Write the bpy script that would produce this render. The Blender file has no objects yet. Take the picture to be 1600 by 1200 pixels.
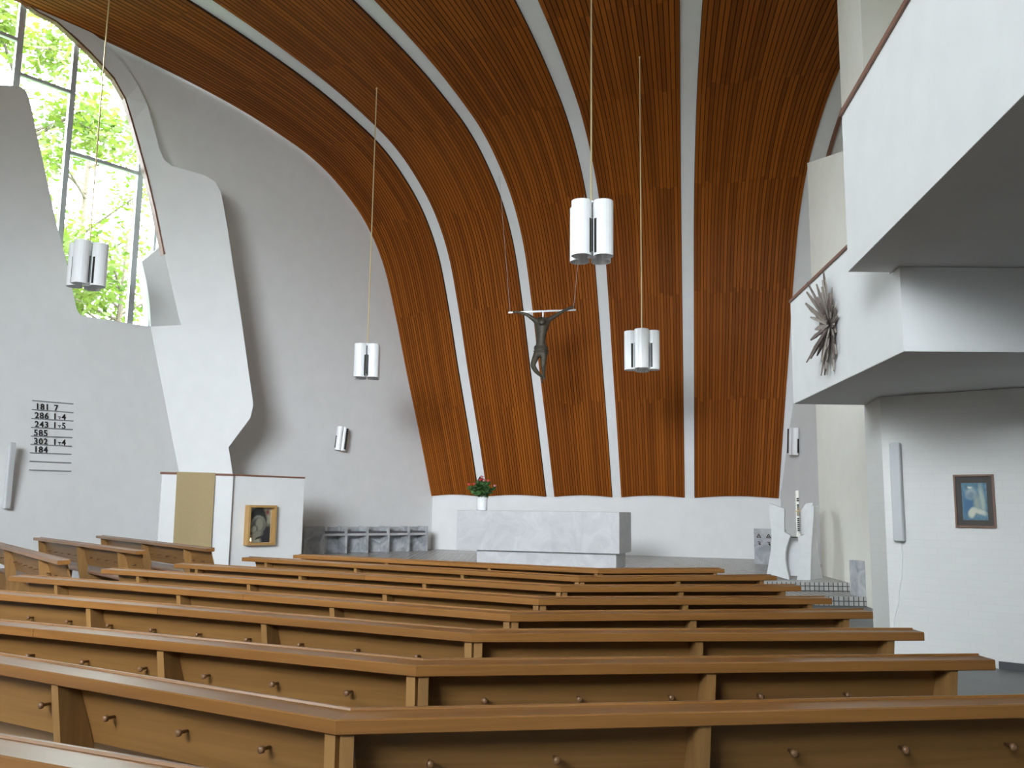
import bpy, bmesh, math, random
import numpy as np
from mathutils import Vector, Matrix
random.seed(7)
SC = bpy.context.scene
COL = SC.collection
PI = math.pi

# ------------------------------------------------------------------ camera
F = 1400.0
EYE = 1.45
_up = np.array([125.0, 9950.0, -F]); _up /= np.linalg.norm(_up)
_fw = np.array([0, 0, -1.0]); _fw = _fw - _fw.dot(_up) * _up; _fw /= np.linalg.norm(_fw)
_rt = np.cross(_fw, _up)
R3 = np.array([_rt, _fw, _up])
cam_data = bpy.data.cameras.new('camera')
cam_data.sensor_width = 36.0
cam_data.lens = 36.0 * F / 1600.0
cam_data.clip_end = 200
cam = bpy.data.objects.new('camera', cam_data)
COL.objects.link(cam)
M4 = Matrix(((R3[0][0], R3[0][1], R3[0][2], 0), (R3[1][0], R3[1][1], R3[1][2], 0),
             (R3[2][0], R3[2][1], R3[2][2], EYE), (0, 0, 0, 1)))
cam.matrix_world = M4
SC.camera = cam

# ------------------------------------------------------------------ light
SC.view_settings.view_transform = 'Standard'
SC.view_settings.look = 'None'
SC.view_settings.gamma = 1
SC.view_settings.use_curve_mapping = False
SC.view_settings.exposure = 0.50
SC.cycles.max_bounces = 10
SC.cycles.diffuse_bounces = 6
SC.cycles.transparent_max_bounces = 16
SC.cycles.sample_clamp_indirect = 6

W = bpy.data.worlds.new('sky'); SC.world = W; W.use_nodes = True
_bg = W.node_tree.nodes['Background']
_nt = W.node_tree
_tc = _nt.nodes.new('ShaderNodeTexCoord'); _sx = _nt.nodes.new('ShaderNodeSeparateXYZ'); _rp = _nt.nodes.new('ShaderNodeValToRGB')
_nt.links.new(_tc.outputs['Generated'], _sx.inputs[0]); _nt.links.new(_sx.outputs[2], _rp.inputs[0]); _nt.links.new(_rp.outputs[0], _bg.inputs[0])
_rp.color_ramp.elements[0].position = 0.0; _rp.color_ramp.elements[0].color = (0.10, 0.12, 0.08, 1)
_rp.color_ramp.elements[1].position = 0.04; _rp.color_ramp.elements[1].color = (0.86, 0.94, 1.0, 1)
_bg.inputs[1].default_value = 18.5

def area_light(name, loc, target, sx, sy, power, color=(1, 1, 1), spread=180):
    l = bpy.data.lights.new(name, 'AREA'); l.shape = 'RECTANGLE'; l.size = sx; l.size_y = sy
    l.energy = power; l.color = color; l.spread = math.radians(spread)
    o = bpy.data.objects.new(name, l); COL.objects.link(o); o.location = loc
    o.rotation_euler = (Vector(target) - Vector(loc)).to_track_quat('-Z', 'Y').to_euler()
    return o
# area light added in the unseen rear opening, narrowed and aimed at the chancel
area_light('fill_rear_opening', (-5.6, -5.9, 7.2), (-1.6, 20, 2.2), 6.6, 4.2, 390, (0.88, 0.94, 1.0), 56)
sun = bpy.data.lights.new('sun', 'SUN'); sun.energy = 6.0; sun.angle = 0.02; sun.color = (1, 0.96, 0.86)
so = bpy.data.objects.new('sun', sun); COL.objects.link(so)
so.rotation_euler = Vector((-0.75, 0.25, -0.75)).to_track_quat('-Z', 'Y').to_euler()

# ------------------------------------------------------------------ projection helpers (real distances)
C0 = np.array([0, 0, EYE])
def ray(x, y):
    return R3 @ np.array([x - 800.0, 600.0 - y, -F])
def on_z(x, y, z):
    d = ray(x, y); return C0 + d * (z - EYE) / d[2]
def on_v(x, y, P, dr):
    d = ray(x, y); n = np.array([dr[1], -dr[0]]); t = (np.array(P[:2]) @ n) / (d[:2] @ n); return C0 + d * t
def at_y(x, y, Y):
    d = ray(x, y); return C0 + d * Y / d[1]
def on_pl(x, y, P, n):
    d = ray(x, y); t = ((np.array(P) - C0) @ np.array(n)) / (d @ np.array(n)); return C0 + d * t

# ------------------------------------------------------------------ materials
MATS = {}
def nodes_of(name):
    m = bpy.data.materials.new(name); m.use_nodes = True
    return m, m.node_tree, m.node_tree.nodes['Principled BSDF']
def N(nt, t, **kw):
    n = nt.nodes.new(t)
    for k, v in kw.items(): setattr(n, k, v)
    return n
def ramp(nt, fac, stops):
    r = N(nt, 'ShaderNodeValToRGB')
    e = r.color_ramp.elements
    while len(e) < len(stops): e.new(0.5)
    for i, (p, c) in enumerate(stops):
        e[i].position = p; e[i].color = (*c, 1)
    nt.links.new(fac, r.inputs[0]); return r.outputs[0]
def bump(nt, b, h, strength, dist=0.01):
    n = N(nt, 'ShaderNodeBump'); n.inputs['Strength'].default_value = strength; n.inputs['Distance'].default_value = dist
    nt.links.new(h, n.inputs['Height']); nt.links.new(n.outputs[0], b.inputs['Normal'])
def plain(name, col, rough=0.5, metal=0.0, noise=0.0, scale=20.0, spec=0.5, bmp=0.0):
    m, nt, b = nodes_of(name)
    b.inputs['Roughness'].default_value = rough; b.inputs['Metallic'].default_value = metal
    b.inputs['Specular IOR Level'].default_value = spec
    tc = N(nt, 'ShaderNodeTexCoord'); no = N(nt, 'ShaderNodeTexNoise'); no.inputs['Scale'].default_value = scale
    no.inputs['Detail'].default_value = 5
    nt.links.new(tc.outputs['Object'], no.inputs['Vector'])
    a = tuple(max(0, c * (1 - noise)) for c in col); z = tuple(min(1, c * (1 + noise)) for c in col)
    nt.links.new(ramp(nt, no.outputs[0], [(0.3, a), (0.7, z)]), b.inputs['Base Color'])
    if bmp: bump(nt, b, no.outputs[0], bmp)
    MATS[name] = m; return m
plaster = plain('white_plaster', (0.80, 0.805, 0.80), 0.85, noise=0.02, scale=3, spec=0.2, bmp=0.06)
plaster_warm_lit = plain('warm_lit_plaster', (0.87, 0.845, 0.77), 0.85, noise=0.02, scale=3, spec=0.2, bmp=0.06)  # warm light falling on the far right walls is put into this plaster colour
steel = plain('window_steel', (0.62, 0.66, 0.68), 0.45, 0.3)  # lightened so the glare around the window bars sits in their colour
white_enamel = plain('white_enamel', (0.86, 0.87, 0.88), 0.3, noise=0.01)
dark_slot = plain('lamp_louvre', (0.035, 0.033, 0.028), 0.5, 0.3)
brass = plain('brass', (0.80, 0.66, 0.36), 0.35, 0.6, noise=0.03)
gold_rim = plain('gilt_rim', (0.75, 0.62, 0.30), 0.35, 0.4)
bronze = plain('bronze', (0.085, 0.075, 0.055), 0.55, 0.45, noise=0.3, scale=25, bmp=0.3)
silver = plain('silvered_metal', (0.82, 0.83, 0.84), 0.25, 0.7)
trim_wood = plain('red_brown_rail', (0.20, 0.085, 0.05), 0.45, noise=0.15, scale=8)
red_seat = plain('red_brown_varnish', (0.17, 0.075, 0.045), 0.3, noise=0.12, scale=8)
linen = plain('ochre_linen', (0.40, 0.31, 0.17), 0.9, noise=0.06, scale=60, spec=0.1)
stone_white = plain('white_stone', (0.72, 0.73, 0.74), 0.6, noise=0.04, scale=8, bmp=0.1)
wax = plain('candle_wax', (0.85, 0.83, 0.76), 0.5)
black = plain('black_paint', (0.015, 0.015, 0.015), 0.5)
cable_white = plain('white_cable', (0.75, 0.76, 0.76), 0.5)
tube_grey = plain('speaker_grey', (0.55, 0.56, 0.57), 0.6)
china = plain('white_china', (0.83, 0.84, 0.84), 0.2)
leaf_in = plain('bouquet_leaf', (0.05, 0.12, 0.03), 0.5, noise=0.4, scale=30)
petal_red = plain('coral_petal', (0.75, 0.06, 0.09), 0.5, noise=0.2, scale=40)
petal_pink = plain('pink_petal', (0.85, 0.35, 0.38), 0.5, noise=0.15, scale=40)
bark = plain('bark', (0.10, 0.08, 0.06), 0.9, noise=0.3, scale=12)
cushion_mat = plain('grey_cushion', (0.10, 0.10, 0.11), 0.8)
soil = plain('lawn', (0.10, 0.17, 0.05), 0.95, noise=0.3, scale=3)
base_dark = plain('dark_skirting', (0.06, 0.06, 0.065), 0.5)
paint_grey = plain('grey_rail', (0.30, 0.31, 0.32), 0.5)

def wood(name, c1, c2, rough=0.4, along='X', sc=1.0, knots=False):
    m, nt, b = nodes_of(name)
    tc = N(nt, 'ShaderNodeTexCoord'); mp = N(nt, 'ShaderNodeMapping')
    s = {'X': (1.2, 22, 22), 'Z': (22, 22, 1.2), 'Y': (22, 1.2, 22)}[along]
    mp.inputs['Scale'].default_value = tuple(v * sc for v in s)
    nt.links.new(tc.outputs['Object'], mp.inputs['Vector'])
    no = N(nt, 'ShaderNodeTexNoise'); no.inputs['Scale'].default_value = 1.0; no.inputs['Detail'].default_value = 6
    no.inputs['Distortion'].default_value = 0.8
    nt.links.new(mp.outputs[0], no.inputs['Vector'])
    oi = N(nt, 'ShaderNodeObjectInfo')
    c = ramp(nt, no.outputs[0], [(0.28, c1), (0.72, c2)])
    hs = N(nt, 'ShaderNodeHueSaturation'); nt.links.new(c, hs.inputs['Color'])
    ma = N(nt, 'ShaderNodeMapRange'); ma.inputs[3].default_value = 0.88; ma.inputs[4].default_value = 1.12
    nt.links.new(oi.outputs['Random'], ma.inputs[0]); nt.links.new(ma.outputs[0], hs.inputs['Value'])
    nt.links.new(hs.outputs[0], b.inputs['Base Color'])
    b.inputs['Roughness'].default_value = rough
    bump(nt, b, no.outputs[0], 0.08)
    MATS[name] = m; return m
pine = wood('pine_board', (0.165, 0.078, 0.022), (0.24, 0.12, 0.035), 0.42)
pine_v = wood('pine_upright', (0.20, 0.10, 0.032), (0.28, 0.15, 0.048), 0.42, 'Z')
ledge_wood = wood('ledge_board', (0.165, 0.070, 0.018), (0.24, 0.107, 0.028), 0.30)
frame_wood = wood('frame_wood', (0.42, 0.24, 0.08), (0.52, 0.32, 0.12), 0.4, 'Z', 2)
frame_dark = wood('frame_dark_wood', (0.13, 0.06, 0.035), (0.20, 0.10, 0.06), 0.4, 'Z', 2)

def slat_material():
    m, nt, b = nodes_of('slatted_wood')
    uv = N(nt, 'ShaderNodeUVMap'); uv.uv_map = 'UVMap'
    sp = N(nt, 'ShaderNodeSeparateXYZ'); nt.links.new(uv.outputs[0], sp.inputs[0])
    fl = N(nt, 'ShaderNodeMath', operation='FLOOR'); nt.links.new(sp.outputs[0], fl.inputs[0])
    w1 = N(nt, 'ShaderNodeTexWhiteNoise', noise_dimensions='1D'); nt.links.new(fl.outputs[0], w1.inputs['W'])
    # board joints: every slat is laid in lengths of about 2.7
    dv = N(nt, 'ShaderNodeMath', operation='MULTIPLY_ADD'); dv.inputs[1].default_value = 0.37
    pr = N(nt, 'ShaderNodeMath', operation='MULTIPLY'); pr.inputs[1].default_value = 0.06
    nt.links.new(w1.outputs[0], pr.inputs[0]); nt.links.new(sp.outputs[1], dv.inputs[0]); nt.links.new(pr.outputs[0], dv.inputs[2])
    f2 = N(nt, 'ShaderNodeMath', operation='FLOOR'); nt.links.new(dv.outputs[0], f2.inputs[0])
    cb = N(nt, 'ShaderNodeCombineXYZ'); nt.links.new(fl.outputs[0], cb.inputs[0]); nt.links.new(f2.outputs[0], cb.inputs[1])
    w2 = N(nt, 'ShaderNodeTexWhiteNoise', noise_dimensions='3D'); nt.links.new(cb.outputs[0], w2.inputs['Vector'])
    c3 = N(nt, 'ShaderNodeCombineXYZ')
    m1 = N(nt, 'ShaderNodeMath', operation='MULTIPLY'); m1.inputs[1].default_value = 5.0
    nt.links.new(sp.outputs[0], m1.inputs[0]); nt.links.new(m1.outputs[0], c3.inputs[0]); nt.links.new(sp.outputs[1], c3.inputs[1])
    no = N(nt, 'ShaderNodeTexNoise'); no.inputs['Scale'].default_value = 1.4; no.inputs['Detail'].default_value = 4
    nt.links.new(c3.outputs[0], no.inputs['Vector'])
    ad = N(nt, 'ShaderNodeMath', operation='ADD'); nt.links.new(w2.outputs[0], ad.inputs[0]); nt.links.new(no.outputs[0], ad.inputs[1])
    hf = N(nt, 'ShaderNodeMath', operation='MULTIPLY'); hf.inputs[1].default_value = 0.5; nt.links.new(ad.outputs[0], hf.inputs[0])
    c = ramp(nt, hf.outputs[0], [(0.1, (0.155, 0.040, 0.004)), (0.5, (0.235, 0.064, 0.006)), (0.9, (0.34, 0.100, 0.010))])
    nt.links.new(c, b.inputs['Base Color'])
    b.inputs['Roughness'].default_value = 0.5
    b.inputs['Specular IOR Level'].default_value = 0.12
    MATS['slat'] = m; return m
slat = slat_material()
slat_dark = plain('groove_black', (0.05, 0.021, 0.01), 0.8, spec=0.1)

def marble():
    m, nt, b = nodes_of('grey_marble')
    tc = N(nt, 'ShaderNodeTexCoord'); no = N(nt, 'ShaderNodeTexNoise'); no.inputs['Scale'].default_value = 2.6
    no.inputs['Detail'].default_value = 10; no.inputs['Distortion'].default_value = 1.6; no.inputs['Roughness'].default_value = 0.65
    nt.links.new(tc.outputs['Object'], no.inputs['Vector'])
    nt.links.new(ramp(nt, no.outputs[0], [(0.30, (0.44, 0.44, 0.455)), (0.5, (0.505, 0.505, 0.515)), (0.70, (0.57, 0.57, 0.575))]), b.inputs['Base Color'])
    b.inputs['Roughness'].default_value = 0.38
    MATS['marble'] = m; return m
marb = marble()
def marble_dark():
    m, nt, b = nodes_of('blue_grey_marble')
    tc = N(nt, 'ShaderNodeTexCoord'); no = N(nt, 'ShaderNodeTexNoise'); no.inputs['Scale'].default_value = 3.5
    no.inputs['Detail'].default_value = 8; no.inputs['Distortion'].default_value = 1.4
    nt.links.new(tc.outputs['Object'], no.inputs['Vector'])
    nt.links.new(ramp(nt, no.outputs[0], [(0.34, (0.30, 0.32, 0.34)), (0.5, (0.42, 0.435, 0.45)), (0.66, (0.54, 0.55, 0.565))]), b.inputs['Base Color'])
    b.inputs['Roughness'].default_value = 0.4
    return m
marb_d = marble_dark()

def tiles(name, c1, c2, mortar, bw, msize, rough=0.35, rot=0.0, face='XY'):
    m, nt, b = nodes_of(name)
    tc = N(nt, 'ShaderNodeTexCoord'); mp = N(nt, 'ShaderNodeMapping'); mp.inputs['Rotation'].default_value = (0, 0, rot)
    if face == 'XZ': mp.inputs['Rotation'].default_value = (PI / 2, 0, 0)
    nt.links.new(tc.outputs['Object'], mp.inputs['Vector'])
    br = N(nt, 'ShaderNodeTexBrick'); br.offset = 0.0; br.squash = 1.0
    br.inputs['Color1'].default_value = (*c1, 1); br.inputs['Color2'].default_value = (*c2, 1)
    br.inputs['Mortar'].default_value = (*mortar, 1); br.inputs['Scale'].default_value = 1.0
    br.inputs['Mortar Size'].default_value = msize; br.inputs['Brick Width'].default_value = bw
    br.inputs['Row Height'].default_value = bw; br.inputs['Bias'].default_value = 0.0
    br.inputs['Mortar Smooth'].default_value = 0.1
    nt.links.new(mp.outputs[0], br.inputs['Vector']); nt.links.new(br.outputs[0], b.inputs['Base Color'])
    b.inputs['Roughness'].default_value = rough
    return m
tile_top = tiles('chancel_floor_tile', (0.40, 0.39, 0.37), (0.50, 0.49, 0.47), (0.12, 0.12, 0.12), 0.13, 0.010, 0.25)
tile_riser = tiles('step_riser_tile', (0.34, 0.335, 0.32), (0.46, 0.455, 0.44), (0.05, 0.05, 0.05), 0.0795, 0.008, 0.4, face='XZ')
nave_floor_mat = tiles('nave_floor', (0.10, 0.10, 0.10), (0.11, 0.11, 0.11), (0.07, 0.07, 0.07), 0.3, 0.004, 0.4)

def brick_white():
    m, nt, b = nodes_of('whitewashed_brick')
    tc = N(nt, 'ShaderNodeTexCoord'); mp = N(nt, 'ShaderNodeMapping'); mp.inputs['Rotation'].default_value = (PI / 2, 0, 0)
    nt.links.new(tc.outputs['Object'], mp.inputs['Vector'])
    br = N(nt, 'ShaderNodeTexBrick'); br.inputs['Scale'].default_value = 1
    br.inputs['Color1'].default_value = (0.745, 0.74, 0.715, 1); br.inputs['Color2'].default_value = (0.76, 0.755, 0.73, 1)
    br.inputs['Mortar'].default_value = (0.735, 0.73, 0.705, 1)
    br.inputs['Brick Width'].default_value = 0.25; br.inputs['Row Height'].default_value = 0.075; br.inputs['Mortar Size'].default_value = 0.006
    nt.links.new(mp.outputs[0], br.inputs['Vector']); nt.links.new(br.outputs[0], b.inputs['Base Color'])
    bump(nt, b, br.outputs['Fac'], -0.12, 0.004)
    b.inputs['Roughness'].default_value = 0.75; return m
brickw = brick_white()

def glass_material():
    m = bpy.data.materials.new('window_glass'); m.use_nodes = True; nt = m.node_tree
    for n in list(nt.nodes): nt.nodes.remove(n)
    o = N(nt, 'ShaderNodeOutputMaterial'); t = N(nt, 'ShaderNodeBsdfTransparent'); g = N(nt, 'ShaderNodeBsdfGlossy')
    g.inputs['Roughness'].default_value = 0.02
    t.inputs[0].default_value = (0.96, 0.98, 0.97, 1)
    fr = N(nt, 'ShaderNodeFresnel'); fr.inputs[0].default_value = 1.4
    mx = N(nt, 'ShaderNodeMixShader'); nt.links.new(fr.outputs[0], mx.inputs[0]); nt.links.new(t.outputs[0], mx.inputs[1])
    nt.links.new(g.outputs[0], mx.inputs[2]); nt.links.new(mx.outputs[0], o.inputs[0]); return m
glass = glass_material()
def leaf_material():
    m, nt, b = nodes_of('sunlit_foliage')
    oi = N(nt, 'ShaderNodeTexCoord'); no = N(nt, 'ShaderNodeTexNoise'); no.inputs['Scale'].default_value = 1.5
    nt.links.new(oi.outputs['Object'], no.inputs['Vector'])
    c = ramp(nt, no.outputs[0], [(0.35, (0.05, 0.095, 0.006)), (0.65, (0.12, 0.16, 0.02))])
    nt.links.new(c, b.inputs['Base Color']); b.inputs['Roughness'].default_value = 0.6
    tr = N(nt, 'ShaderNodeBsdfTranslucent'); nt.links.new(c, tr.inputs[0])
    mx = N(nt, 'ShaderNodeMixShader'); mx.inputs[0].default_value = 0.5
    out = nt.nodes['Material Output']
    nt.links.new(b.outputs[0], mx.inputs[1]); nt.links.new(tr.outputs[0], mx.inputs[2]); nt.links.new(mx.outputs[0], out.inputs[0])
    return m
leaf_out = leaf_material()

def blobs(name, base, shapes, rough=0.4):
    """picture: soft ellipses over a base colour, in the picture's own UV space. shapes: (cx, cy, rx, ry, rot, color, soft)"""
    m, nt, b = nodes_of(name)
    uv = N(nt, 'ShaderNodeUVMap'); uv.uv_map = 'UVMap'
    no = N(nt, 'ShaderNodeTexNoise'); no.inputs['Scale'].default_value = 7; no.inputs['Detail'].default_value = 4
    nt.links.new(uv.outputs[0], no.inputs['Vector'])
    dis = N(nt, 'ShaderNodeVectorMath', operation='MULTIPLY_ADD')
    dis.inputs[1].default_value = (0.07, 0.07, 0); nt.links.new(no.outputs['Color'], dis.inputs[0]); nt.links.new(uv.outputs[0], dis.inputs[2])
    cur = ramp(nt, no.outputs[0], [(0.3, tuple(c * 0.7 for c in base)), (0.7, tuple(min(1, c * 1.35) for c in base))])
    for (cx, cy, rx, ry, rot, col, soft) in shapes:
        mp = N(nt, 'ShaderNodeMapping'); mp.vector_type = 'TEXTURE'
        mp.inputs['Location'].default_value = (cx + 0.035, cy + 0.035, 0); mp.inputs['Rotation'].default_value = (0, 0, rot)
        mp.inputs['Scale'].default_value = (rx, ry, 1)
        nt.links.new(dis.outputs[0], mp.inputs['Vector'])
        ln = N(nt, 'ShaderNodeVectorMath', operation='LENGTH')
        ml = N(nt, 'ShaderNodeVectorMath', operation='MULTIPLY'); ml.inputs[1].default_value = (1, 1, 0)
        nt.links.new(mp.outputs[0], ml.inputs[0]); nt.links.new(ml.outputs[0], ln.inputs[0])
        mr = N(nt, 'ShaderNodeMapRange'); mr.inputs[1].default_value = 1 - soft; mr.inputs[2].default_value = 1 + soft
        mr.inputs[3].default_value = 1; mr.inputs[4].default_value = 0
        nt.links.new(ln.outputs['Value'], mr.inputs[0])
        mx = N(nt, 'ShaderNodeMix', data_type='RGBA'); nt.links.new(mr.outputs[0], mx.inputs[0])
        nt.links.new(cur, mx.inputs[6]); mx.inputs[7].default_value = (*col, 1); cur = mx.outputs[2]
    nt.links.new(cur, b.inputs['Base Color']); b.inputs['Roughness'].default_value = rough
    return m

# ------------------------------------------------------------------ mesh helpers
def obj(name, bm, mat, parent=None, smooth=False, loc=None, recalc=True):
    if recalc: bmesh.ops.recalc_face_normals(bm, faces=bm.faces)
    me = bpy.data.meshes.new(name); bm.to_mesh(me); bm.free()
    for m in (mat if isinstance(mat, (list, tuple)) else [mat]): me.materials.append(m)
    if smooth:
        for p in me.polygons: p.use_smooth = True
    o = bpy.data.objects.new(name, me); COL.objects.link(o)
    if parent: o.parent = parent
    if loc is not None: o.location = loc
    return o
def thing(name, label, cat, loc=(0, 0, 0), rz=0.0, group=None):
    o = bpy.data.objects.new(name, None); COL.objects.link(o)
    o.location = tuple(float(v) for v in loc); o.rotation_euler = (0, 0, rz); o.empty_display_size = 0.2
    return tag(o, label, cat, group)
def tag(o, label, cat, group=None):
    o['label'] = label; o['category'] = cat
    if group: o['group'] = group
    return o
def struct(o):
    o['kind'] = 'structure'; return o
def box(bm, x0, x1, y0, y1, z0, z1, mi=0):
    v = [bm.verts.new(p) for p in ((x0, y0, z0), (x1, y0, z0), (x1, y1, z0), (x0, y1, z0), (x0, y0, z1), (x1, y0, z1), (x1, y1, z1), (x0, y1, z1))]
    for f in ((0, 3, 2, 1), (4, 5, 6, 7), (0, 1, 5, 4), (1, 2, 6, 5), (2, 3, 7, 6), (3, 0, 4, 7)):
        bm.faces.new([v[i] for i in f]).material_index = mi
    return v
def bevel(bm, w, seg=2):
    bmesh.ops.bevel(bm, geom=list(bm.edges), offset=w, segments=seg, affect='EDGES', profile=0.5)
def prism(bm, pts, z0, z1):
    """plan polygon extruded; z1 may be a list (one per point)"""
    zt = z1 if isinstance(z1, (list, tuple)) else [z1] * len(pts)
    a = [bm.verts.new((float(p[0]), float(p[1]), z0)) for p in pts]; b = [bm.verts.new((float(p[0]), float(p[1]), zt[i])) for i, p in enumerate(pts)]
    bm.faces.new(a[::-1]); bm.faces.new(b)
    n = len(pts)
    for i in range(n): bm.faces.new((a[i], a[(i + 1) % n], b[(i + 1) % n], b[i]))
def slab3(bm, pts, off):
    """3D polygon given thickness along the vector off"""
    a = [bm.verts.new(tuple(map(float, p))) for p in pts]; b = [bm.verts.new(tuple(float(p[k] + off[k]) for k in range(3))) for p in pts]
    n = len(pts)
    bm.faces.new(a).normal_update(); bm.faces.new(b[::-1]).normal_update()
    for i in range(n): bm.faces.new((a[i], b[i], b[(i + 1) % n], a[(i + 1) % n])).normal_update()
def strip(bm, left, right, off):
    """quad strip between two 3D polylines with thickness"""
    n = len(left)
    A = [bm.verts.new(tuple(map(float, p))) for p in left]; B = [bm.verts.new(tuple(map(float, p))) for p in right]
    A2 = [bm.verts.new(tuple(float(p[k] + off[k]) for k in range(3))) for p in left]; B2 = [bm.verts.new(tuple(float(p[k] + off[k]) for k in range(3))) for p in right]
    for i in range(n - 1):
        bm.faces.new((A[i], B[i], B[i + 1], A[i + 1])); bm.faces.new((A2[i], A2[i + 1], B2[i + 1], B2[i]))
        bm.faces.new((A[i], A[i + 1], A2[i + 1], A2[i])); bm.faces.new((B[i], B2[i], B2[i + 1], B[i + 1]))
    bm.faces.new((A[0], A2[0], B2[0], B[0])); bm.faces.new((A[-1], B[-1], B2[-1], A2[-1]))
def tube(bm, pts, r, seg=8, r2=None):
    pts = [Vector(tuple(map(float, p))) for p in pts]; rings = []
    n = len(pts)
    prev = None
    for i, p in enumerate(pts):
        t = (pts[min(i + 1, n - 1)] - pts[max(i - 1, 0)]).normalized()
        if prev is None:
            u = t.cross(Vector((0.13, 0.91, 0.37))).normalized()
        else:
            u = (prev - t * prev.dot(t)).normalized()
        prev = u
        w = t.cross(u); rr = r if r2 is None else r + (r2 - r) * i / (n - 1)
        rings.append([bm.verts.new(p + (u * math.cos(a) + w * math.sin(a)) * rr) for a in [2 * PI * k / seg for k in range(seg)]])
    for i in range(n - 1):
        for k in range(seg):
            bm.faces.new((rings[i][k], rings[i][(k + 1) % seg], rings[i + 1][(k + 1) % seg], rings[i + 1][k]))
    bm.faces.new(rings[0][::-1]); bm.faces.new(rings[-1])
def lathe(bm, prof, seg=24, c=(0, 0, 0)):
    rings = []
    for (r, z) in prof:
        rings.append([bm.verts.new((c[0] + r * math.cos(2 * PI * k / seg), c[1] + r * math.sin(2 * PI * k / seg), c[2] + z)) for k in range(seg)])
    for i in range(len(prof) - 1):
        for k in range(seg):
            bm.faces.new((rings[i][k], rings[i][(k + 1) % seg], rings[i + 1][(k + 1) % seg], rings[i + 1][k]))
    bm.faces.new(rings[0][::-1]); bm.faces.new(rings[-1])
def quad_uv(name, w, h, mat, parent, y=0.0, t=0.004, x0=None, z0=None):
    """thin upright picture panel facing -Y with UVs 0..1"""
    bm = bmesh.new(); x0 = -w / 2 if x0 is None else x0; z0 = -h / 2 if z0 is None else z0
    box(bm, x0, x0 + w, y, y + t, z0, z0 + h)
    uvl = bm.loops.layers.uv.new('UVMap')
    for f in bm.faces:
        for l in f.loops: l[uvl].uv = ((l.vert.co.x - x0) / w, (l.vert.co.z - z0) / h)
    return obj(name, bm, mat, parent)

# ------------------------------------------------------------------ key places
AW0 = np.array([-2.28, 26.39]); AWD = np.array([0.928, -0.3725])       # altar wall
def fan(a): return np.array([math.sin(math.radians(a)), -math.cos(math.radians(a))])
CW = fan(-40.0)                                                          # chancel wall direction (towards the viewer)
FL = 0.30                                                                # chancel floor level
BASE = 1.84
EDGES = {'L': (0.0, -40.0), 'r1a': None}
def base_pt(x, y): return on_v(x, y, AW0, AWD)[:2]
ED = [('L', AW0.copy(), -39.8), ('r1a', base_pt(749, 771), -32.2), ('r1b', base_pt(763, 771), -31.2), ('r2a', base_pt(854, 775), -26.6),
      ('r2b', base_pt(867, 775), -25.6), ('r3a', base_pt(957, 777), -19.2), ('r3b', base_pt(971, 778), -17.9),
      ('r4a', base_pt(1070, 780), -10.6), ('r4b', base_pt(1085, 781), -9.2), ('R', base_pt(1216, 783), 0.6), ('Ro', base_pt(1216, 783) + np.array([0.42, -0.17]), 1.4)]
ED = [(n, np.array(b), a) for n, b, a in ED]
PS = [(0, BASE), (0.5, 3.45), (1.12, 5.3), (1.64, 6.95), (2.2, 8.4), (2.95, 9.45), (3.9, 10.2), (4.8, 10.66), (5.8, 10.95), (7.0, 11.2), (8.4, 11.38), (10.2, 11.52), (12.5, 11.6), (16, 11.6), (20, 11.5)]
def profile(n_per=6):
    P = [np.array(p, float) for p in PS]; out = []
    for i in range(len(P) - 1):
        p0 = P[i - 1] if i else 2 * P[0] - P[1]; p3 = P[i + 2] if i + 2 < len(P) else 2 * P[-1] - P[-2]
        for k in range(n_per):
            t = k / n_per
            out.append(0.5 * ((2 * P[i]) + (-p0 + P[i + 1]) * t + (2 * p0 - 5 * P[i] + 4 * P[i + 1] - p3) * t * t + (-p0 + 3 * P[i] - 3 * P[i + 1] + p3) * t ** 3))
    out.append(P[-1]); return out
PROF = profile()
PN = []
for i in range(len(PROF)):
    t = PROF[min(i + 1, len(PROF) - 1)] - PROF[max(i - 1, 0)]; t /= np.linalg.norm(t); PN.append(np.array([t[1], -t[0]]))
ARC = [0.0]
for i in range(1, len(PROF)): ARC.append(ARC[-1] + float(np.linalg.norm(PROF[i] - PROF[i - 1])))
def edge_pt(e, i, off=0.0):
    _, b, a = e; d = fan(a); s = PROF[i][0] + PN[i][0] * off; z = PROF[i][1] + PN[i][1] * off
    q = b + d * s
    return np.array([q[0], q[1], z])

# ------------------------------------------------------------------ floors
bm = bmesh.new(); prism(bm, [(-15, 28), (-15, -6.3), (9, -6.3), (9, 28)], -0.2, 0.0)
struct(obj('floor', bm, nave_floor_mat))
# raised chancel floor with two tiled steps
bm = bmesh.new()
prism(bm, [(-5.6, 22.6), (-4.4, 15.5), (5.72, 15.5), (7.2, 15.5), (7.2, 23.4), (-2.2, 26.9)], 0.0, FL)
for f in bm.faces:
    if abs(f.normal.z) < 0.5: f.material_index = 1
bm.normal_update()
for f in bm.faces: f.material_index = 0 if abs(f.normal.z) > 0.5 else 1
struct(obj('floor_chancel', bm, [tile_top, tile_riser]))
bm = bmesh.new(); prism(bm, [(-4.6, 15.48), (-4.6, 14.6), (5.75, 14.6), (5.75, 15.48)], 0.0, 0.15)
bm.normal_update()
for f in bm.faces: f.material_index = 0 if abs(f.normal.z) > 0.5 else 1
struct(obj('floor_step', bm, [tile_top, tile_riser]))
# lawn outside
bm = bmesh.new(); prism(bm, [(-45, 60), (-45, -10), (-15.2, -10), (-15.2, 27), (-5, 29), (-5, 60)], -0.5, -0.1)
struct(obj('trim_ground', bm, soil))

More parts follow.
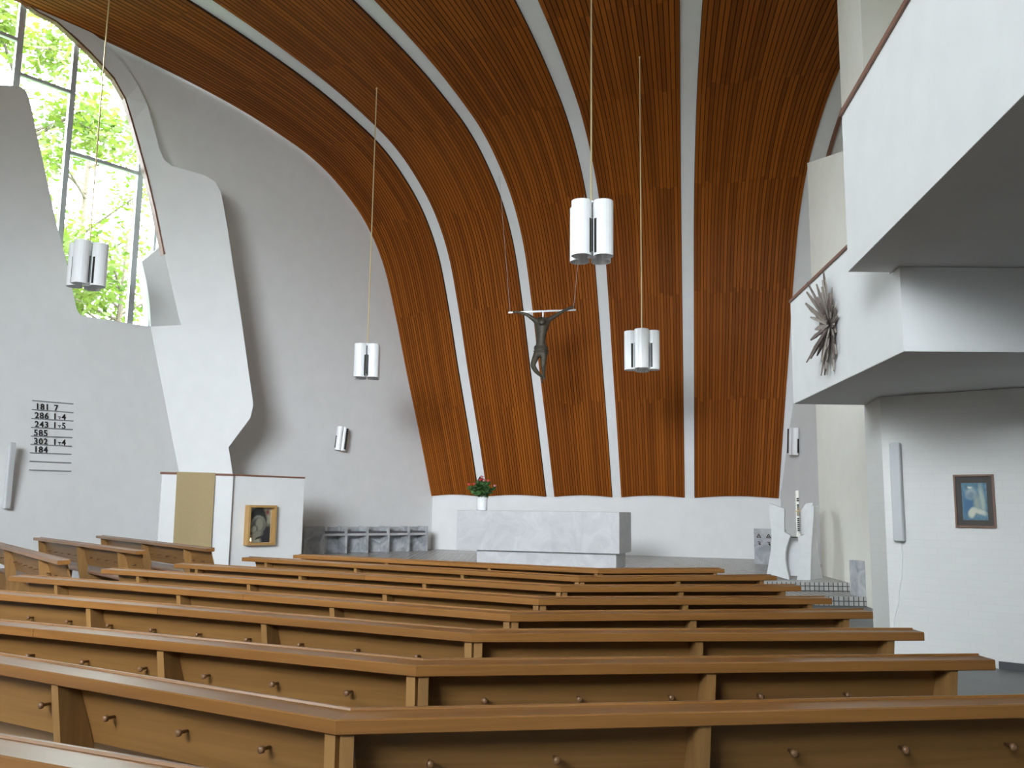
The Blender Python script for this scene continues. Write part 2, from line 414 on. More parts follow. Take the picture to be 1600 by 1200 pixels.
# ------------------------------------------------------------------ altar wall
nb = np.array([-AWD[1], AWD[0]])  # away from the room
AW1 = np.array([6.86, AW0[1] + (6.86 - AW0[0]) * AWD[1] / AWD[0]])
bm = bmesh.new(); prism(bm, [AW0, AW1, AW1 + nb * 0.3, AW0 + nb * 0.3], 0.0, BASE)
struct(obj('wall_altar', bm, plaster))

# white plaster shell of the sweeping roof (the ribs are what shows between the wooden panels)
bm = bmesh.new()
n = len(PROF); grid = []
for e in ED:
    grid.append([bm.verts.new(tuple(edge_pt(e, i))) for i in range(n)])
back = [[bm.verts.new(tuple(edge_pt(e, i, -0.2))) for i in range(n)] for e in ED]
for k in range(len(ED) - 1):
    for i in range(n - 1):
        bm.faces.new((grid[k][i], grid[k + 1][i], grid[k + 1][i + 1], grid[k][i + 1]))
        bm.faces.new((back[k][i], back[k][i + 1], back[k + 1][i + 1], back[k + 1][i]))
    bm.faces.new((grid[k][0], back[k][0], back[k + 1][0], grid[k + 1][0])); bm.faces.new((grid[k][-1], grid[k + 1][-1], back[k + 1][-1], back[k][-1]))
for i in range(n - 1):
    bm.faces.new((grid[0][i], grid[0][i + 1], back[0][i + 1], back[0][i])); bm.faces.new((grid[-1][i], back[-1][i], back[-1][i + 1], grid[-1][i + 1]))
struct(obj('ceiling', bm, plaster, smooth=False))

# slatted panels
def slat_panel(ea, eb, ns, seed, label):
    bm = bmesh.new(); uvl = bm.loops.layers.uv.new('UVMap')
    cols = []; us = []; kinds = []
    g = 0.075
    for j in range(ns):
        for (uu, dep) in ((j + g, 0.0), (j + g, 1.0), (j + 1 - g, 1.0), (j + 1 - g, 0.0)):
            us.append(uu)
            u = uu / ns; col = []
            for i in range(n):
                off = 0.034 + dep * 0.022
                pa = edge_pt(ea, i, off); pb = edge_pt(eb, i, off); p = pa + (pb - pa) * u
                if i == 0: p[2] += 0.05 * math.sin(PI * u)
                col.append(bm.verts.new(tuple(p)))
            cols.append(col)
    for c in range(len(cols) - 1):
        k = c % 4   # 0: riser, 1: face, 2: riser, 3: groove
        for i in range(n - 1):
            f = bm.faces.new((cols[c][i], cols[c + 1][i], cols[c + 1][i + 1], cols[c][i + 1]))
            f.material_index = 0 if k == 1 else 1
            mid = (int(c // 4) + 0.5 if k != 1 else None)
            for l, (cc, ii) in zip(f.loops, ((c, i), (c + 1, i), (c + 1, i + 1), (c, i + 1))):
                l[uvl].uv = (us[cc] + seed * 100, ARC[ii])
    # closing side strips and end strips down to the plaster
    for cc, e in ((cols[0], ea), (cols[-1], eb)):
        r = [bm.verts.new(tuple(edge_pt(e, i, 0.002))) for i in range(n)]
        for i in range(n - 1):
            f = bm.faces.new((cc[i], cc[i + 1], r[i + 1], r[i])); f.material_index = 1
    lo = []
    for c in range(len(cols)):
        u = us[c] / ns; pa = edge_pt(ea, 0, 0.002); pb = edge_pt(eb, 0, 0.002); p = pa + (pb - pa) * u; p[2] += 0.05 * math.sin(PI * u); lo.append(bm.verts.new(tuple(p)))
    for c in range(len(cols) - 1):
        f = bm.faces.new((cols[c][0], cols[c + 1][0], lo[c + 1], lo[c])); f.material_index = 1
    o = obj('slatted_panel', bm, [slat, slat_dark], recalc=True)
    return tag(o, label, 'wood panel', 'slatted wooden panels sweeping up into the ceiling')
slat_panel(ED[0], ED[1], 24, 1, 'slatted brown wood panel curving up beside the window-side grey wall')
slat_panel(ED[2], ED[3], 24, 2, 'slatted brown wood panel, second from the window, curving up behind the flower vase')
slat_panel(ED[4], ED[5], 23, 3, 'slatted brown wood panel, middle of the five, rising behind the crucifix figure')
slat_panel(ED[6], ED[7], 24, 4, 'slatted brown wood panel rising straight behind the smaller twin-lobed pendant lamp')
slat_panel(ED[8], ED[9], 30, 5, 'widest slatted brown wood panel, beside the gallery, nearest the candle stand')
# wood edging along the outer rib
bm = bmesh.new()
for (i0, i1) in ((29, n - 1),):
    L_ = []; R_ = []
    e1 = ('Rw', ED[9][1] + np.array([0.30, -0.12]), ED[10][2]); e2 = ('Rx', ED[9][1] + np.array([0.37, -0.15]), ED[10][2])
    for i in range(i0, i1): L_.append(edge_pt(e1, i, 0.06)); R_.append(edge_pt(e2, i, 0.06))
    strip(bm, L_, R_, (0, 0, 0.12))
struct(obj('trim_2', bm, trim_wood))

# ------------------------------------------------------------------ chancel wall (left) with the tall window in the same plane
CB = AW0
def cw(s, z): return np.array([CB[0] + CW[0] * s, CB[1] + CW[1] * s, z])
def cw_px(x, y):
    p = on_v(x, y, CB, CW); return p
cn = np.array([CW[1], -CW[0], 0]); cn = cn / np.linalg.norm(cn)
if cn[0] > 0: cn = -cn                                            # outward
poly = [cw(0, 0), cw(0, BASE)]
for i in range(1, n):
    if PROF[i][0] < 10.6: poly.append(cw(PROF[i][0], PROF[i][1] + 0.02))
for (x, y) in [(124, 45), (150, 72), (178, 105), (202, 150), (219, 200), (232, 250), (243, 300), (250, 345), (252, 384), (222, 409), (229, 440), (234, 475), (236, 512)]:
    poly.append(cw_px(x, y))
z_sill = poly[-1][2]
poly += [cw(16.0, z_sill), cw(16.0, 0)]
bm = bmesh.new(); slab3(bm, poly, cn * 0.3); bmesh.ops.triangulate(bm, faces=[f for f in bm.faces if len(f.verts) > 4])
struct(obj('wall_left_chancel', bm, plaster))
# window: frame bars and panes
wf = bmesh.new()
def wbar(p, q, w=0.05, d=0.10):
    p = np.array(p); q = np.array(q); t = (q - p) / np.linalg.norm(q - p)
    side = np.cross(t, cn); side /= np.linalg.norm(side)
    pts = [p + side * w - cn * -0.08, p - side * w - cn * -0.08, q - side * w - cn * -0.08, q + side * w - cn * -0.08]
    slab3(wf, pts, cn * d)
def vline(x0, y0, x1, y1, w, top=12.3, bot=None):
    a = cw_px(x0, y0); b = cw_px(x1, y1); s = ((b[:2] - CB) @ CW)
    wbar(cw(s, z_sill - 0.1 if bot is None else bot), cw(s, top), w)
    return s
s1 = vline(42, 0, 28, 130, 0.06); s2 = vline(124, 68, 97, 375, 0.055); s3 = vline(222, 268, 206, 505, 0.065); s4 = vline(244, 360, 238, 480, 0.03, top=9.6)
s0 = s1 + 1.4; s00 = s1 + 2.8; vs = [s00, s0]
for s in vs: wbar(cw(s, z_sill - 0.1), cw(s, 12.3), 0.06)
zt1 = cw_px(76, 128)[2]; zt2 = cw_px(165, 252)[2]
wbar(cw(s1, zt1), cw(s2, zt1), 0.035); wbar(cw(s2, zt2), cw(s3, zt2), 0.035)
wbar(cw(s1, zt1 + 0.7), cw(s0, zt1 + 0.7), 0.035); wbar(cw(s0, zt1 - 0.8), cw(s00, zt1 - 0.8), 0.035)
wbar(cw(16, z_sill - 0.02), cw(8.6, z_sill - 0.02), 0.04)
win = struct(obj('window_1', wf, steel))
gb = bmesh.new(); slab3(gb, [cw(8.75, z_sill), cw(16.0, z_sill), cw(16.0, 12.35), cw(8.75, 12.35)], cn * 0.01)
gob = obj('window_pane', gb, glass, win); gob.location = tuple(cn * 0.12)

def portal(name, c, nrm, sx, sy):
    o = area_light(name, tuple(c), tuple(np.array(c) + np.array(nrm)), sx, sy, 1.0); o.data.cycles.is_portal = True
portal('sky_portal_window', cw(12.3, 9.0) + cn * 0.5, -cn, 7.6, 7.0)
portal('sky_portal_nave', (-11.65, 0.48, 5.4), (1, 0, 0), 1.7, 2.2)

# ------------------------------------------------------------------ the free-form fin between window and chancel
FC = np.array([-6.17, 19.8])                       # convex corner of the low wall
FD = np.array([0.917, 0.398])                      # low-wall / fin direction
FP200 = on_v(200, 300, FC, FD)[:2]
F20 = on_v(20, 300, CB, CW)[:2] + np.array([0.766, -0.643]) * 0.10
FD2 = (FP200 - F20) / np.linalg.norm(FP200 - F20)
def fin(x, y):
    p = on_v(x, y, FC, FD)
    # left of the bend the fin follows the window
    if (p[:2] - FP200) @ FD < 0: p = on_v(x, y, F20, FD2)
    return p
inner = [(28, -8), (60, 18), (90, 33), (123, 63), (143, 82), (162, 102), (180, 123), (197, 153), (208, 190), (220, 233), (232, 277), (243, 323), (251, 362), (258, 397), (270, 450), (283, 508)]
outer = [(70, -4), (98, 20), (120, 36), (145, 52), (160, 63), (180, 82), (199, 107), (216, 133), (230, 163), (241, 203), (249, 233), (256, 249), (268, 259), (296, 267), (320, 274), (336, 284)]
mid_r = [(345, 300), (350, 325), (356, 360), (365, 420), (378, 505), (387, 570), (396, 633), (391, 653), (357, 699), (362, 730), (364, 744)]
lowl = (280, 740)
def fold(y): return (235 + (280 - 235) * (y - 510) / 230.0, y)
fin_l = [fin(*p) for p in inner]; fin_o = [fin(*p) for p in outer]
bm = bmesh.new()
offn = np.array([-FD[1], FD[0], 0]) * 0.10
fo = np.array([cn[0], cn[1], 0]) * 0.09
strip(bm, fin_l[:9], fin_o[:9], fo)
# lower body polygon: inner edge down, sill, fold, foot, outer edge up
body = [fin(*p) for p in inner[8:]] + [fin(*fold(510)), fin(*fold(600)), fin(*fold(740)), fin(*mid_r[-1])] + [fin(*p) for p in mid_r[-2::-1]] + [fin(*p) for p in outer[:7:-1]]
slab3(bm, body, offn)
bmesh.ops.triangulate(bm, faces=[f for f in bm.faces if len(f.verts) > 4])
struct(obj('wall_left_fin', bm, plaster))
# wooden edging on the arch
bm = bmesh.new()
ins = [fin(x, y) for x, y in inner[:14]]
L_ = []; R_ = []
for (x, y) in inner[:14]:
    L_.append(fin(x - 2.2, y + 1.0)); R_.append(fin(x + 0.8, y - 0.4))
strip(bm, L_, R_, fo * 1.6)
struct(obj('trim_1', bm, trim_wood))

# left nave wall, leaning, meets the fin in a slanting fold
fold_t = fin(*fold(510)); fold_b = fin(*fold(740))
LD = ray(1600, 807); LD = np.array([LD[0], LD[1], 0]); LD /= np.linalg.norm(LD)
ln = np.cross(LD, fold_t - fold_b); ln /= np.linalg.norm(ln)
if ln[0] > 0: ln = -ln                                            # outward
def lw(x, y): return on_pl(x, y, fold_t, ln)
fdir = (fold_t - fold_b) / (fold_t[2] - fold_b[2])
foot = fold_b - fdir * fold_b[2]
lpts = [(88, 349), (102, 400), (115, 460), (119, 480), (123, 489), (130, 494), (165, 499), (200, 505), (235, 510)]
tp = [(0, 133), (22, 134), (33, 136), (39, 140), (44, 149), (50, 172), (57, 207), (72, 274)]
P3 = [lw(*p) for p in tp + lpts]
far = -LD * 4.6
P3 = [P3[0] + far] + P3 + [foot, foot + (P3[0] - foot) @ LD * LD + far]
bm = bmesh.new(); slab3(bm, P3, ln * 0.25); bmesh.ops.triangulate(bm, faces=[f for f in bm.faces if len(f.verts) > 4])
struct(obj('wall_left', bm, plaster))
lw_end = P3[-1][:2]; lw_top = P3[0]

# low wall with banner and icon
LZ = 2.08
FC0 = FC; FC = on_z(364, 744, LZ)[:2]; lwl = on_z(253, 741, LZ)[:2]; FD0 = FD; FD = (FC - lwl) / np.linalg.norm(FC - lwl)
ID = np.array([0.643, 0.766])
ICR = on_v(476, 747, FC, ID)[:2]
nfd = np.array([-FD[1], FD[0]]); nid = np.array([-ID[1], ID[0]])
bm = bmesh.new()
f2 = FC + np.array([FD[1], -FD[0]]) * 0.04; l2 = lwl + np.array([FD[1], -FD[0]]) * 0.04
prism(bm, [l2, f2, f2 + nfd * 0.2, l2 + nfd * 0.2], 0.0, LZ)
struct(obj('wall_left_low', bm, plaster))
bm = bmesh.new(); st = f2 + ID * 0.0 + np.array([-0.03, 0.10])
prism(bm, [st, ICR, ICR + nid * 0.15, st + nid * 0.15], 0.0, LZ + 0.01)
struct(obj('wall_left_niche', bm, plaster))
bm = bmesh.new()
prism(bm, [l2 + np.array([FD[1], -FD[0]]) * 0.02 - FD * 0.03, f2 + np.array([FD[1], -FD[0]]) * 0.02, f2 + nfd * 0.1, l2 + nfd * 0.1 - FD * 0.03], LZ + 0.002, LZ + 0.045)
o3 = np.array([ID[1], -ID[0]]) * 0.02
prism(bm, [st + o3, ICR + o3, ICR + nid * 0.17, st + nid * 0.17], LZ + 0.013, LZ + 0.045)
struct(obj('trim_3', bm, trim_wood))

# ------------------------------------------------------------------ right side: walls beyond the gallery
bm = bmesh.new(); prism(bm, [(6.80, 22.74), (7.20, 20.6), (7.30, 17.35), (8.9, 17.35), (8.9, 22.66)], 0.0, 12.0)
struct(obj('wall_right_far', bm, plaster))
bm = bmesh.new(); prism(bm, [(5.91, 17.3), (5.66, 14.2), (8.9, 14.2), (8.9, 17.3)], 0.0, [8.47, 7.5, 7.5, 8.47])
struct(obj('wall_right_chancel', bm, plaster_warm_lit))
bm = bmesh.new(); prism(bm, [(5.42, 14.1), (4.62, 11.2), (8.9, 11.2), (8.9, 14.1)], 3.95, 12.3)
struct(obj('wall_right_loft', bm, plaster_warm_lit))
# wall under the gallery
RA = np.array([4.88, 8.76]); RDv = np.array([0.91, -0.76]); RDv /= np.linalg.norm(RDv)
q0 = np.array([3.95, 9.537])
loc_r = (q0[0], q0[1], 0)
bm = bmesh.new(); rl = [(0, 0), (5.4, 0), (5.4, 0.3), (0.0, 0.3)]
prism(bm, rl, 0.0, 2.70)
o = struct(obj('wall_right_near', bm, brickw)); o.location = loc_r; o.rotation_euler = (0, 0, math.atan2(RDv[1], RDv[0]))
nr = np.array([-RDv[1], RDv[0]])
bm = bmesh.new(); prism(bm, [q0 + np.array([0.0, 0.003]), q0 + nr * 0.3 + RDv * 0.3, (4.6, 10.33), (4.09, 10.33)], 0.0, 2.70)
struct(obj('wall_right_pier', bm, brickw))
bm = bmesh.new(); q1 = q0 + RDv * 1.0; q2 = q0 + RDv * 5.3
prism(bm, [q1 - nr * 0.02, q2 - nr * 0.02, q2 - nr * 0.001, q1 - nr * 0.001], 0.0, 0.07)
struct(obj('baseboard_right', bm, base_dark))

# galleries: floor slab, parapets, cap rail
def gallery(name, slabpoly, z0, zs, parapets, cap):
    bm = bmesh.new(); prism(bm, slabpoly, z0, zs)
    o = struct(obj(name, bm, plaster))
    for (pts, a, b) in parapets:
        bm = bmesh.new(); prism(bm, pts, a, b); obj('parapet', bm, plaster, o)
    for (pts, a, b) in cap:
        bm = bmesh.new(); prism(bm, pts, a, b); obj('cap_rail', bm, trim_wood, o)
    return o
LF = np.array([3.26, 10.29]); LNn = np.array([3.03, 6.83]); L7 = LNn + (LF - LNn) * 0.22 / 3.46
gallery('ceiling_gallery_lower', [LF + (0.002, 0), LNn + (0.002, 0.002), (8.9, 6.66), (8.9, 10.36)], 2.705, 2.85,
        [([LF, L7, L7 + (0.14, 0), LF + (0.14, 0)], 2.71, 3.90), ([L7, LNn, LNn + (0.14, 0.14), L7 + (0.14, 0)], 2.71, 3.375),
         ([LNn, (8.9, 6.66), (8.9, 6.8), LNn + (0.14, 0.14)], 2.71, 3.375), ([LF + (0.14, 0), LF + (0.14, -0.14), (5.0, 10.2), (5.0, 10.34)], 2.71, 3.90)],
        [([LF - (0.02, 0), L7 - (0.02, 0), L7 + (0.16, 0), LF + (0.16, 0)], 3.90, 3.93)])
UF = np.array([2.69, 7.0]); UNn = np.array([2.35, 3.92]); ud = (UNn - UF) / np.linalg.norm(UNn - UF); UE = UF + ud * 12.6
gallery('ceiling_gallery_upper', [UF + (0.002, 0), UE, (8.9, UE[1]), (8.9, 6.9), (3.02, 7.0)], 3.38, 3.56,
        [([UF, UE, UE + (0.14, 0), UF + (0.14, 0)], 3.381, 4.69), ([UF + (0.14, 0), UF + (0.14, -0.14), (5, 6.7), (5, 6.84)], 3.56, 4.69)],
        [([UF - (0.02, 0), UE - (0.02, 0), UE + (0.16, 0), UF + (0.16, 0)], 4.69, 4.73)])

# outer shell behind and around the viewer
bm = bmesh.new(); prism(bm, [(8.9, 23.4), (8.9, -6.3), (9.2, -6.3), (9.2, 23.4)], 0, 12.4)
struct(obj('wall_right', bm, plaster))
bm = bmesh.new(); p0 = AW0 + nb * 0.35 - AWD * 0.4; p1 = AW0 + nb * 0.35 + AWD * 12.4
prism(bm, [p0, p1, p1 + nb * 0.3, p0 + nb * 0.3], 0, 12.4); struct(obj('wall_altar_outer', bm, plaster))
bm = bmesh.new(); g16 = cw(16, 0)[:2]
prism(bm, [AW0 + nb * 0.7 - AWD * 0.4, g16 + cn[:2] * 0.3, lw_end + ln[:2] * 0.3, (-11.6, 10.5), (-11.6, -6.4), (9.2, -6.4), (9.2, 23.0), p1 + nb * 0.7], 12.4, 12.6)
struct(obj('ceiling_outer', bm, plaster))
# rear wall and nave side wall, each with an unseen opening sized for the light
def wall_with_hole(name, A, B, off, z0, z1, h0, h1, hz0, hz1):
    A = np.array(A, float); B = np.array(B, float); d = (B - A)
    bm = bmesh.new()
    def P(t, z): q = A + d * t; return (q[0], q[1], z)
    O = (off[0], off[1], 0)
    for (ta, tb, za, zb) in ((0, h0, z0, z1), (h1, 1, z0, z1), (h0, h1, z0, hz0), (h0, h1, hz1, z1)):
        slab3(bm, [P(ta, za), P(tb, za), P(tb, zb), P(ta, zb)], O)
    return struct(obj(name, bm, plaster))
wall_with_hole('wall_rear', (-11.3, -6.0), (8.9, -6.0), (0, -0.3), 0, 12.4, 0.10, 0.42, 4.9, 9.0)
lw_e = lw_end
wall_with_hole('wall_left_nave', (-11.3, -6.0), (-11.3, 10.4), (-0.3, 0), 0, 12.4, 0.35, 0.44, 4.4, 6.4)
bm = bmesh.new(); slab3(bm, [(-11.3, 10.4, 0), (lw_e[0], lw_e[1], 0), (lw_e[0], lw_e[1], 12.4), (-11.3, 10.4, 12.4)], (-0.3, 0.1, 0))
struct(obj('wall_left_corner', bm, plaster))
bm = bmesh.new(); slab3(bm, [(lw_e[0], lw_e[1], 0), (g16[0], g16[1], 0), (g16[0], g16[1], 12.4), (lw_e[0], lw_e[1], 12.4)], (0.0, -0.2, 0))
struct(obj('wall_left_reveal', bm, plaster))

# ------------------------------------------------------------------ pews
def line_pew(A, B, hz, label, group, sup, mitre=(0, 0), boards=1, hooks=True, kneel=True, bend=None):
    """A, B: viewer-side ledge corners from left to right; sup: distances of the uprights from A"""
    A = np.array(A[:2]); B = np.array(B[:2]); d = B - A; L = float(np.linalg.norm(d)); d /= L
    t = thing('church_pew', label, 'pew', (A[0], A[1], 0), math.atan2(d[1], d[0]), group)
    m0, m1 = mitre
    def xs(y): return (m0 * y, L - m1 * y)
    k = hz - 0.85
    def bar(prof, name, mat, x0=None, x1=None, inset=(0, 0), bev=None):
        bm = bmesh.new(); n_ = len(prof); a = []; b = []
        for (y, z) in prof:
            l, r = xs(y); l += inset[0]; r -= inset[1]
            if x0 is not None: l = max(l, x0)
            if x1 is not None: r = min(r, x1)
            a.append(bm.verts.new((l, y, z))); b.append(bm.verts.new((r, y, z)))
        bm.faces.new(a); bm.faces.new(b[::-1])
        for i in range(n_): bm.faces.new((a[i], b[i], b[(i + 1) % n_], a[(i + 1) % n_]))
        return obj(name, bm, mat, t)
    e0 = 0.0 if m0 else 0.0; 
    cuts = [None, None] if boards == 1 else None
    segs = [(None, None)] if boards == 1 else [(None, L * 0.56 - 0.0015), (L * 0.56 + 0.0015, None)]
    for (a, b) in segs:
        bar([(0, .81 + k), (0.003, .807 + k), (.112, .807 + k), (.118, .812 + k), (.118, .859 + k), (.108, .859 + k), (.105, .852 + k), (.004, .85 + k), (0, .846 + k)], 'ledge', ledge_wood, a, b)
    i0 = 0.01 if m0 else 0.12; i1 = 0.01 if m1 else 0.12
    bar([(.098, .807 + k), (.118, .807 + k), (.20, .575), (.18, .575)], 'back_panel', pine, inset=(i0, i1))
    bar([(.205, .455), (.20, .468), (.205, .48), (.24, .492), (.60, .486), (.625, .476), (.63, .462), (.62, .45), (.24, .45)], 'seat', red_seat if False else [pine], inset=(i0, i1))
    bar([(.198, .448), (.193, .462), (.198, .478), (.2045, .484), (.2045, .452)], 'seat_nosing', red_seat, inset=(i0, i1))
    bar([(-.02, .10), (-.02, .125), (.12, .135), (.12, .11)], 'foot_rail', pine, inset=(i0, i1)) if kneel else None
    ys = [(.014, .806 + k), (.097, .806 + k), (.178, .572), (.185, .49), (.185, .44), (.58, .44), (.55, 0.0), (.11, 0.0), (.085, .40), (.05, .55)]
    yk = [(.014, .806 + k), (.075, .806 + k), (.075, 0.0), (.03, 0.0)]; y0_ = ys
    for s in sup:
        ys = yk if bend is not None and abs(s - bend) < 1e-6 else y0_
        bm = bmesh.new(); a = [bm.verts.new((s - .02, y, z)) for y, z in ys]; b = [bm.verts.new((s + .02, y, z)) for y, z in ys]
        bm.faces.new(a); bm.faces.new(b[::-1])
        for i in range(len(ys)): bm.faces.new((a[i], b[i], b[(i + 1) % len(ys)], a[(i + 1) % len(ys)]))
        obj('leg', bm, pine_v, t)
    if hooks:
        x = 0.28; 
        while x < L - 0.2:
            if min(abs(x - s) for s in sup) > 0.07:
                bm = bmesh.new(); zh = .695; yh = .137
                lathe(bm, [(0.006, 0), (0.006, 0.028), (0.013, 0.034), (0.013, 0.044), (0.006, 0.048)], 8)
                bmesh.ops.rotate(bm, verts=bm.verts, cent=(0, 0, 0), matrix=Matrix.Rotation(PI / 2, 3, 'X'))
                bmesh.ops.translate(bm, verts=bm.verts, vec=(x, yh, zh))
                h = obj('coat_hook', bm, HOOK, t, smooth=True)
            x += 0.385
    return t
HOOK = plain('hook_wood', (0.16, 0.08, 0.035), 0.3)
HZ = 0.85
KN = [(525, 1125), (650, 1040), (738, 990), (797, 960), (842, 936), (877, 917), (905, 902), (935, 890)]
KR = [(1600, 1101), (1555, 1031), (1444, 988), (1364, 956), (1300, 935), (1252, 916), (1214, 900), (1132, 889)]
KL = [(0, 1037), (0, 977), (0, 928), (13, 900), (158, 889), (272, 881), (378, 871), (458, 867)]
ORD = ['eighth', 'seventh', 'sixth', 'fifth', 'fourth', 'third', 'second', 'front']
G1 = 'long pews bending across the nave'
for i in range(8):
    k = on_z(*KN[i], HZ)[:2]; r = on_z(*KR[i], HZ)[:2]; l = on_z(*KL[i], HZ)[:2]
    if i == 0: r = k + (r - k) * 1.25
    if i in (0, 1, 2): l = k + (l - k) / np.linalg.norm(l - k) * 4.9
    dl = k - l; dr = r - k
    ang = (math.atan2(dr[1], dr[0]) - math.atan2(dl[1], dl[0])) / 2; m = math.tan(ang)
    Ll = float(np.linalg.norm(dl)); Lr = float(np.linalg.norm(dr))
    kl = 0.022 + m * .03; sl = [Ll - kl] + [Ll - q for q in (1.34, 2.78, 4.2) if q < Ll - 0.1]
    sr = [kl, Lr * 0.49, Lr * 0.925] if i < 7 else [kl, Lr * 0.93]
    if i == 0: sr = [kl, on_v(1110, 1110, k, dr / Lr)[0] - k[0], Lr * 0.9]
    nm = ORD[i]
    line_pew(l, k, HZ, 'long pine pew, window-side arm of the %s row from the altar' % nm, G1, sl, (0, m), boards=2, bend=Ll - kl)
    line_pew(k, r, HZ, 'pine pew, gallery-side arm of the %s row from the altar' % nm, G1, sr, (m, 0), bend=kl)
# nearest row, only its ledge corner shows
a = on_z(0, 1180, HZ)[:2]; b = on_z(120, 1202, HZ)[:2]; dd = (b - a) / np.linalg.norm(b - a)
line_pew(a - dd * 1.5, a + dd * 0.78, HZ, 'pine pew nearest the viewer, only its ledge in the bottom corner of the view', G1, [0.3, 1.7], (0, 0))
# short pews by the left wall
HB = 0.89
G2 = 'short pews by the window-side wall'
for (l, r, sx, lab) in [((150, 837), (322, 857), (219, 285), 'short oblique pine pew farthest back by the left wall, in front of the beige banner'),
                        ((52, 840), (213, 861), (118, 182), 'short oblique pine pew, middle one of three by the left wall'),
                        ((0, 852), (90, 876), (4, 59), 'short oblique pine pew nearest of three by the left wall, cut by the photo edge')]:
    A = on_z(*l, HB)[:2]; B = on_z(*r, HB)[:2]; d = B - A; Ln = np.linalg.norm(d)
    su = []
    for x in sx:
        p = on_v(x, 860, A, d / Ln); su.append(float((p[:2] - A) @ d / Ln))
    if l[0] == 0: A = A - d / Ln * 1.6; su = [s + 1.6 for s in su]
    su = [0.3] + [s for s in su if s > 0.5]
    line_pew(A, B, HB, lab, G2, su, (0, 0))

# ------------------------------------------------------------------ altar
a0 = on_z(713, 858.4, 0.6)[:2]; a1 = on_z(968, 865.6, 0.6)[:2]; ad = (a1 - a0); AL = float(np.linalg.norm(ad)); ad /= AL
alt = thing('altar', 'grey marble block altar on a recessed plinth before the white wall', 'altar', (a0[0], a0[1], FL), math.atan2(ad[1], ad[0]))
bm = bmesh.new(); box(bm, 0, AL, 0, 1.18, 0.30, 1.135); bevel(bm, 0.008); obj('altar_block', bm, marb, alt)
bm = bmesh.new(); box(bm, 0.42, AL - 0.10, 0.14, 1.02, 0.0, 0.30); obj('plinth', bm, marb, alt)
# vase with flowers
vp_ = on_v(753, 796, a0 + np.array([-ad[1], ad[0]]) * 0.35, ad)
vz = FL + 1.135
vase = thing('flower_vase', 'white cylindrical vase on the altar holding red and pink flowers', 'vase', (vp_[0], vp_[1], vz))
bm = bmesh.new(); lathe(bm, [(0.105, 0), (0.115, 0.02), (0.118, 0.28), (0.108, 0.285), (0.10, 0.10), (0.02, 0.09)], 24); obj('vase_body', bm, china, vase, smooth=True)
fx = random.Random(3)
for q in range(16):
    a = 2 * PI * q / 16 + fx.uniform(-.2, .2); rr = fx.uniform(0.08, 0.33) if q % 3 else fx.uniform(0, .12)
    hz_ = 0.42 + fx.uniform(0, 0.24) * (1 - rr); red = q % 4 != 1
    side_ = ('standing upright in the middle' if rr < .12 else 'leaning to the viewer' if math.sin(a) < -.5 else 'at the back' if math.sin(a) > .5 else 'leaning to the gallery side' if math.cos(a) > 0 else 'leaning to the window side')
    fl = thing('cut_flower', ('coral red' if red else 'pale pink') + ' flower ' + side_ + ' of the altar vase bouquet', 'flower', (vp_[0], vp_[1], vz + 0.1), 0, 'cut flowers in the altar vase')
    tip = Vector((math.cos(a) * rr, math.sin(a) * rr, hz_))
    bm = bmesh.new(); tube(bm, [(math.cos(a) * 0.05, math.sin(a) * 0.05, 0.02), (math.cos(a) * 0.09, math.sin(a) * 0.09, 0.2), tuple(tip)], 0.004, 5); obj('stem', bm, leaf_in, fl)
    bm = bmesh.new()
    for w in range(22):
        c = Vector((math.cos(a) * 0.07, math.sin(a) * 0.07, 0.2)).lerp(tip, fx.uniform(0.15, 0.93)) + Vector((fx.uniform(-.05, .05), fx.uniform(-.05, .05), fx.uniform(-.03, .03)))
        u = Vector((fx.uniform(-1, 1), fx.uniform(-1, 1), fx.uniform(-.3, .8))).normalized() * 0.075; v = u.cross(Vector((fx.uniform(-1, 1), fx.uniform(-1, 1), 1))).normalized() * 0.04
        vv = [bm.verts.new(c + p) for p in (-u, v - u * .2, u, -v - u * .2)]; ct = bm.verts.new(c + Vector((0, 0, .006)))
        for z in range(4): bm.faces.new((vv[z], vv[(z + 1) % 4], ct))
    obj('leaf', bm, leaf_in, fl, recalc=False)['kind'] = 'stuff'
    bm = bmesh.new()
    for w in range(9):
        aa = 2 * PI * w / 9; u = Vector((math.cos(aa), math.sin(aa), 0.55)).normalized() * 0.055; s_ = Vector((-math.sin(aa), math.cos(aa), 0)) * 0.026
        b0 = tip; vs_ = [bm.verts.new(b0 + p) for p in (Vector((0, 0, 0)), u * .7 + s_, u * 1.1, u * .7 - s_)]; bm.faces.new(vs_)
    bmesh.ops.create_icosphere(bm, subdivisions=1, radius=0.03, matrix=Matrix.Translation(tip + Vector((0, 0, .012))))
    obj('blossom', bm, petal_red if red else petal_pink, fl, recalc=False)

# ------------------------------------------------------------------ marble seats along the chancel wall
sd = np.array([0.745, 0.667]); SA = np.array([-5.05, 22.42])
sA = on_v(477, 850, (-5.1, 22.63), sd)[:2]; sB = on_v(669, 850, (-5.1, 22.63), sd)[:2]; SL = float(np.linalg.norm(sB - sA))
bench = thing('sedilia_bench', 'blue-grey marble row of five stall seats against the window-side chancel wall', 'bench', (sA[0], sA[1], FL), math.atan2((sB - sA)[1], (sB - sA)[0]))
SLh = 0.68; DP = 0.42
divs = [float((on_v(x, 850, (-5.1, 22.63), sd)[:2] - sA) @ sd) for x in (505, 541, 574, 607, 639, 667)]
bm = bmesh.new(); box(bm, 0, divs[0] - 0.03, 0.0, 0.10, 0, SLh); obj('side_panel', bm, marb_d, bench)
for x in divs:
    bm = bmesh.new(); box(bm, x - 0.03, x + 0.03, 0, DP, 0, SLh); obj('divider', bm, marb_d, bench)
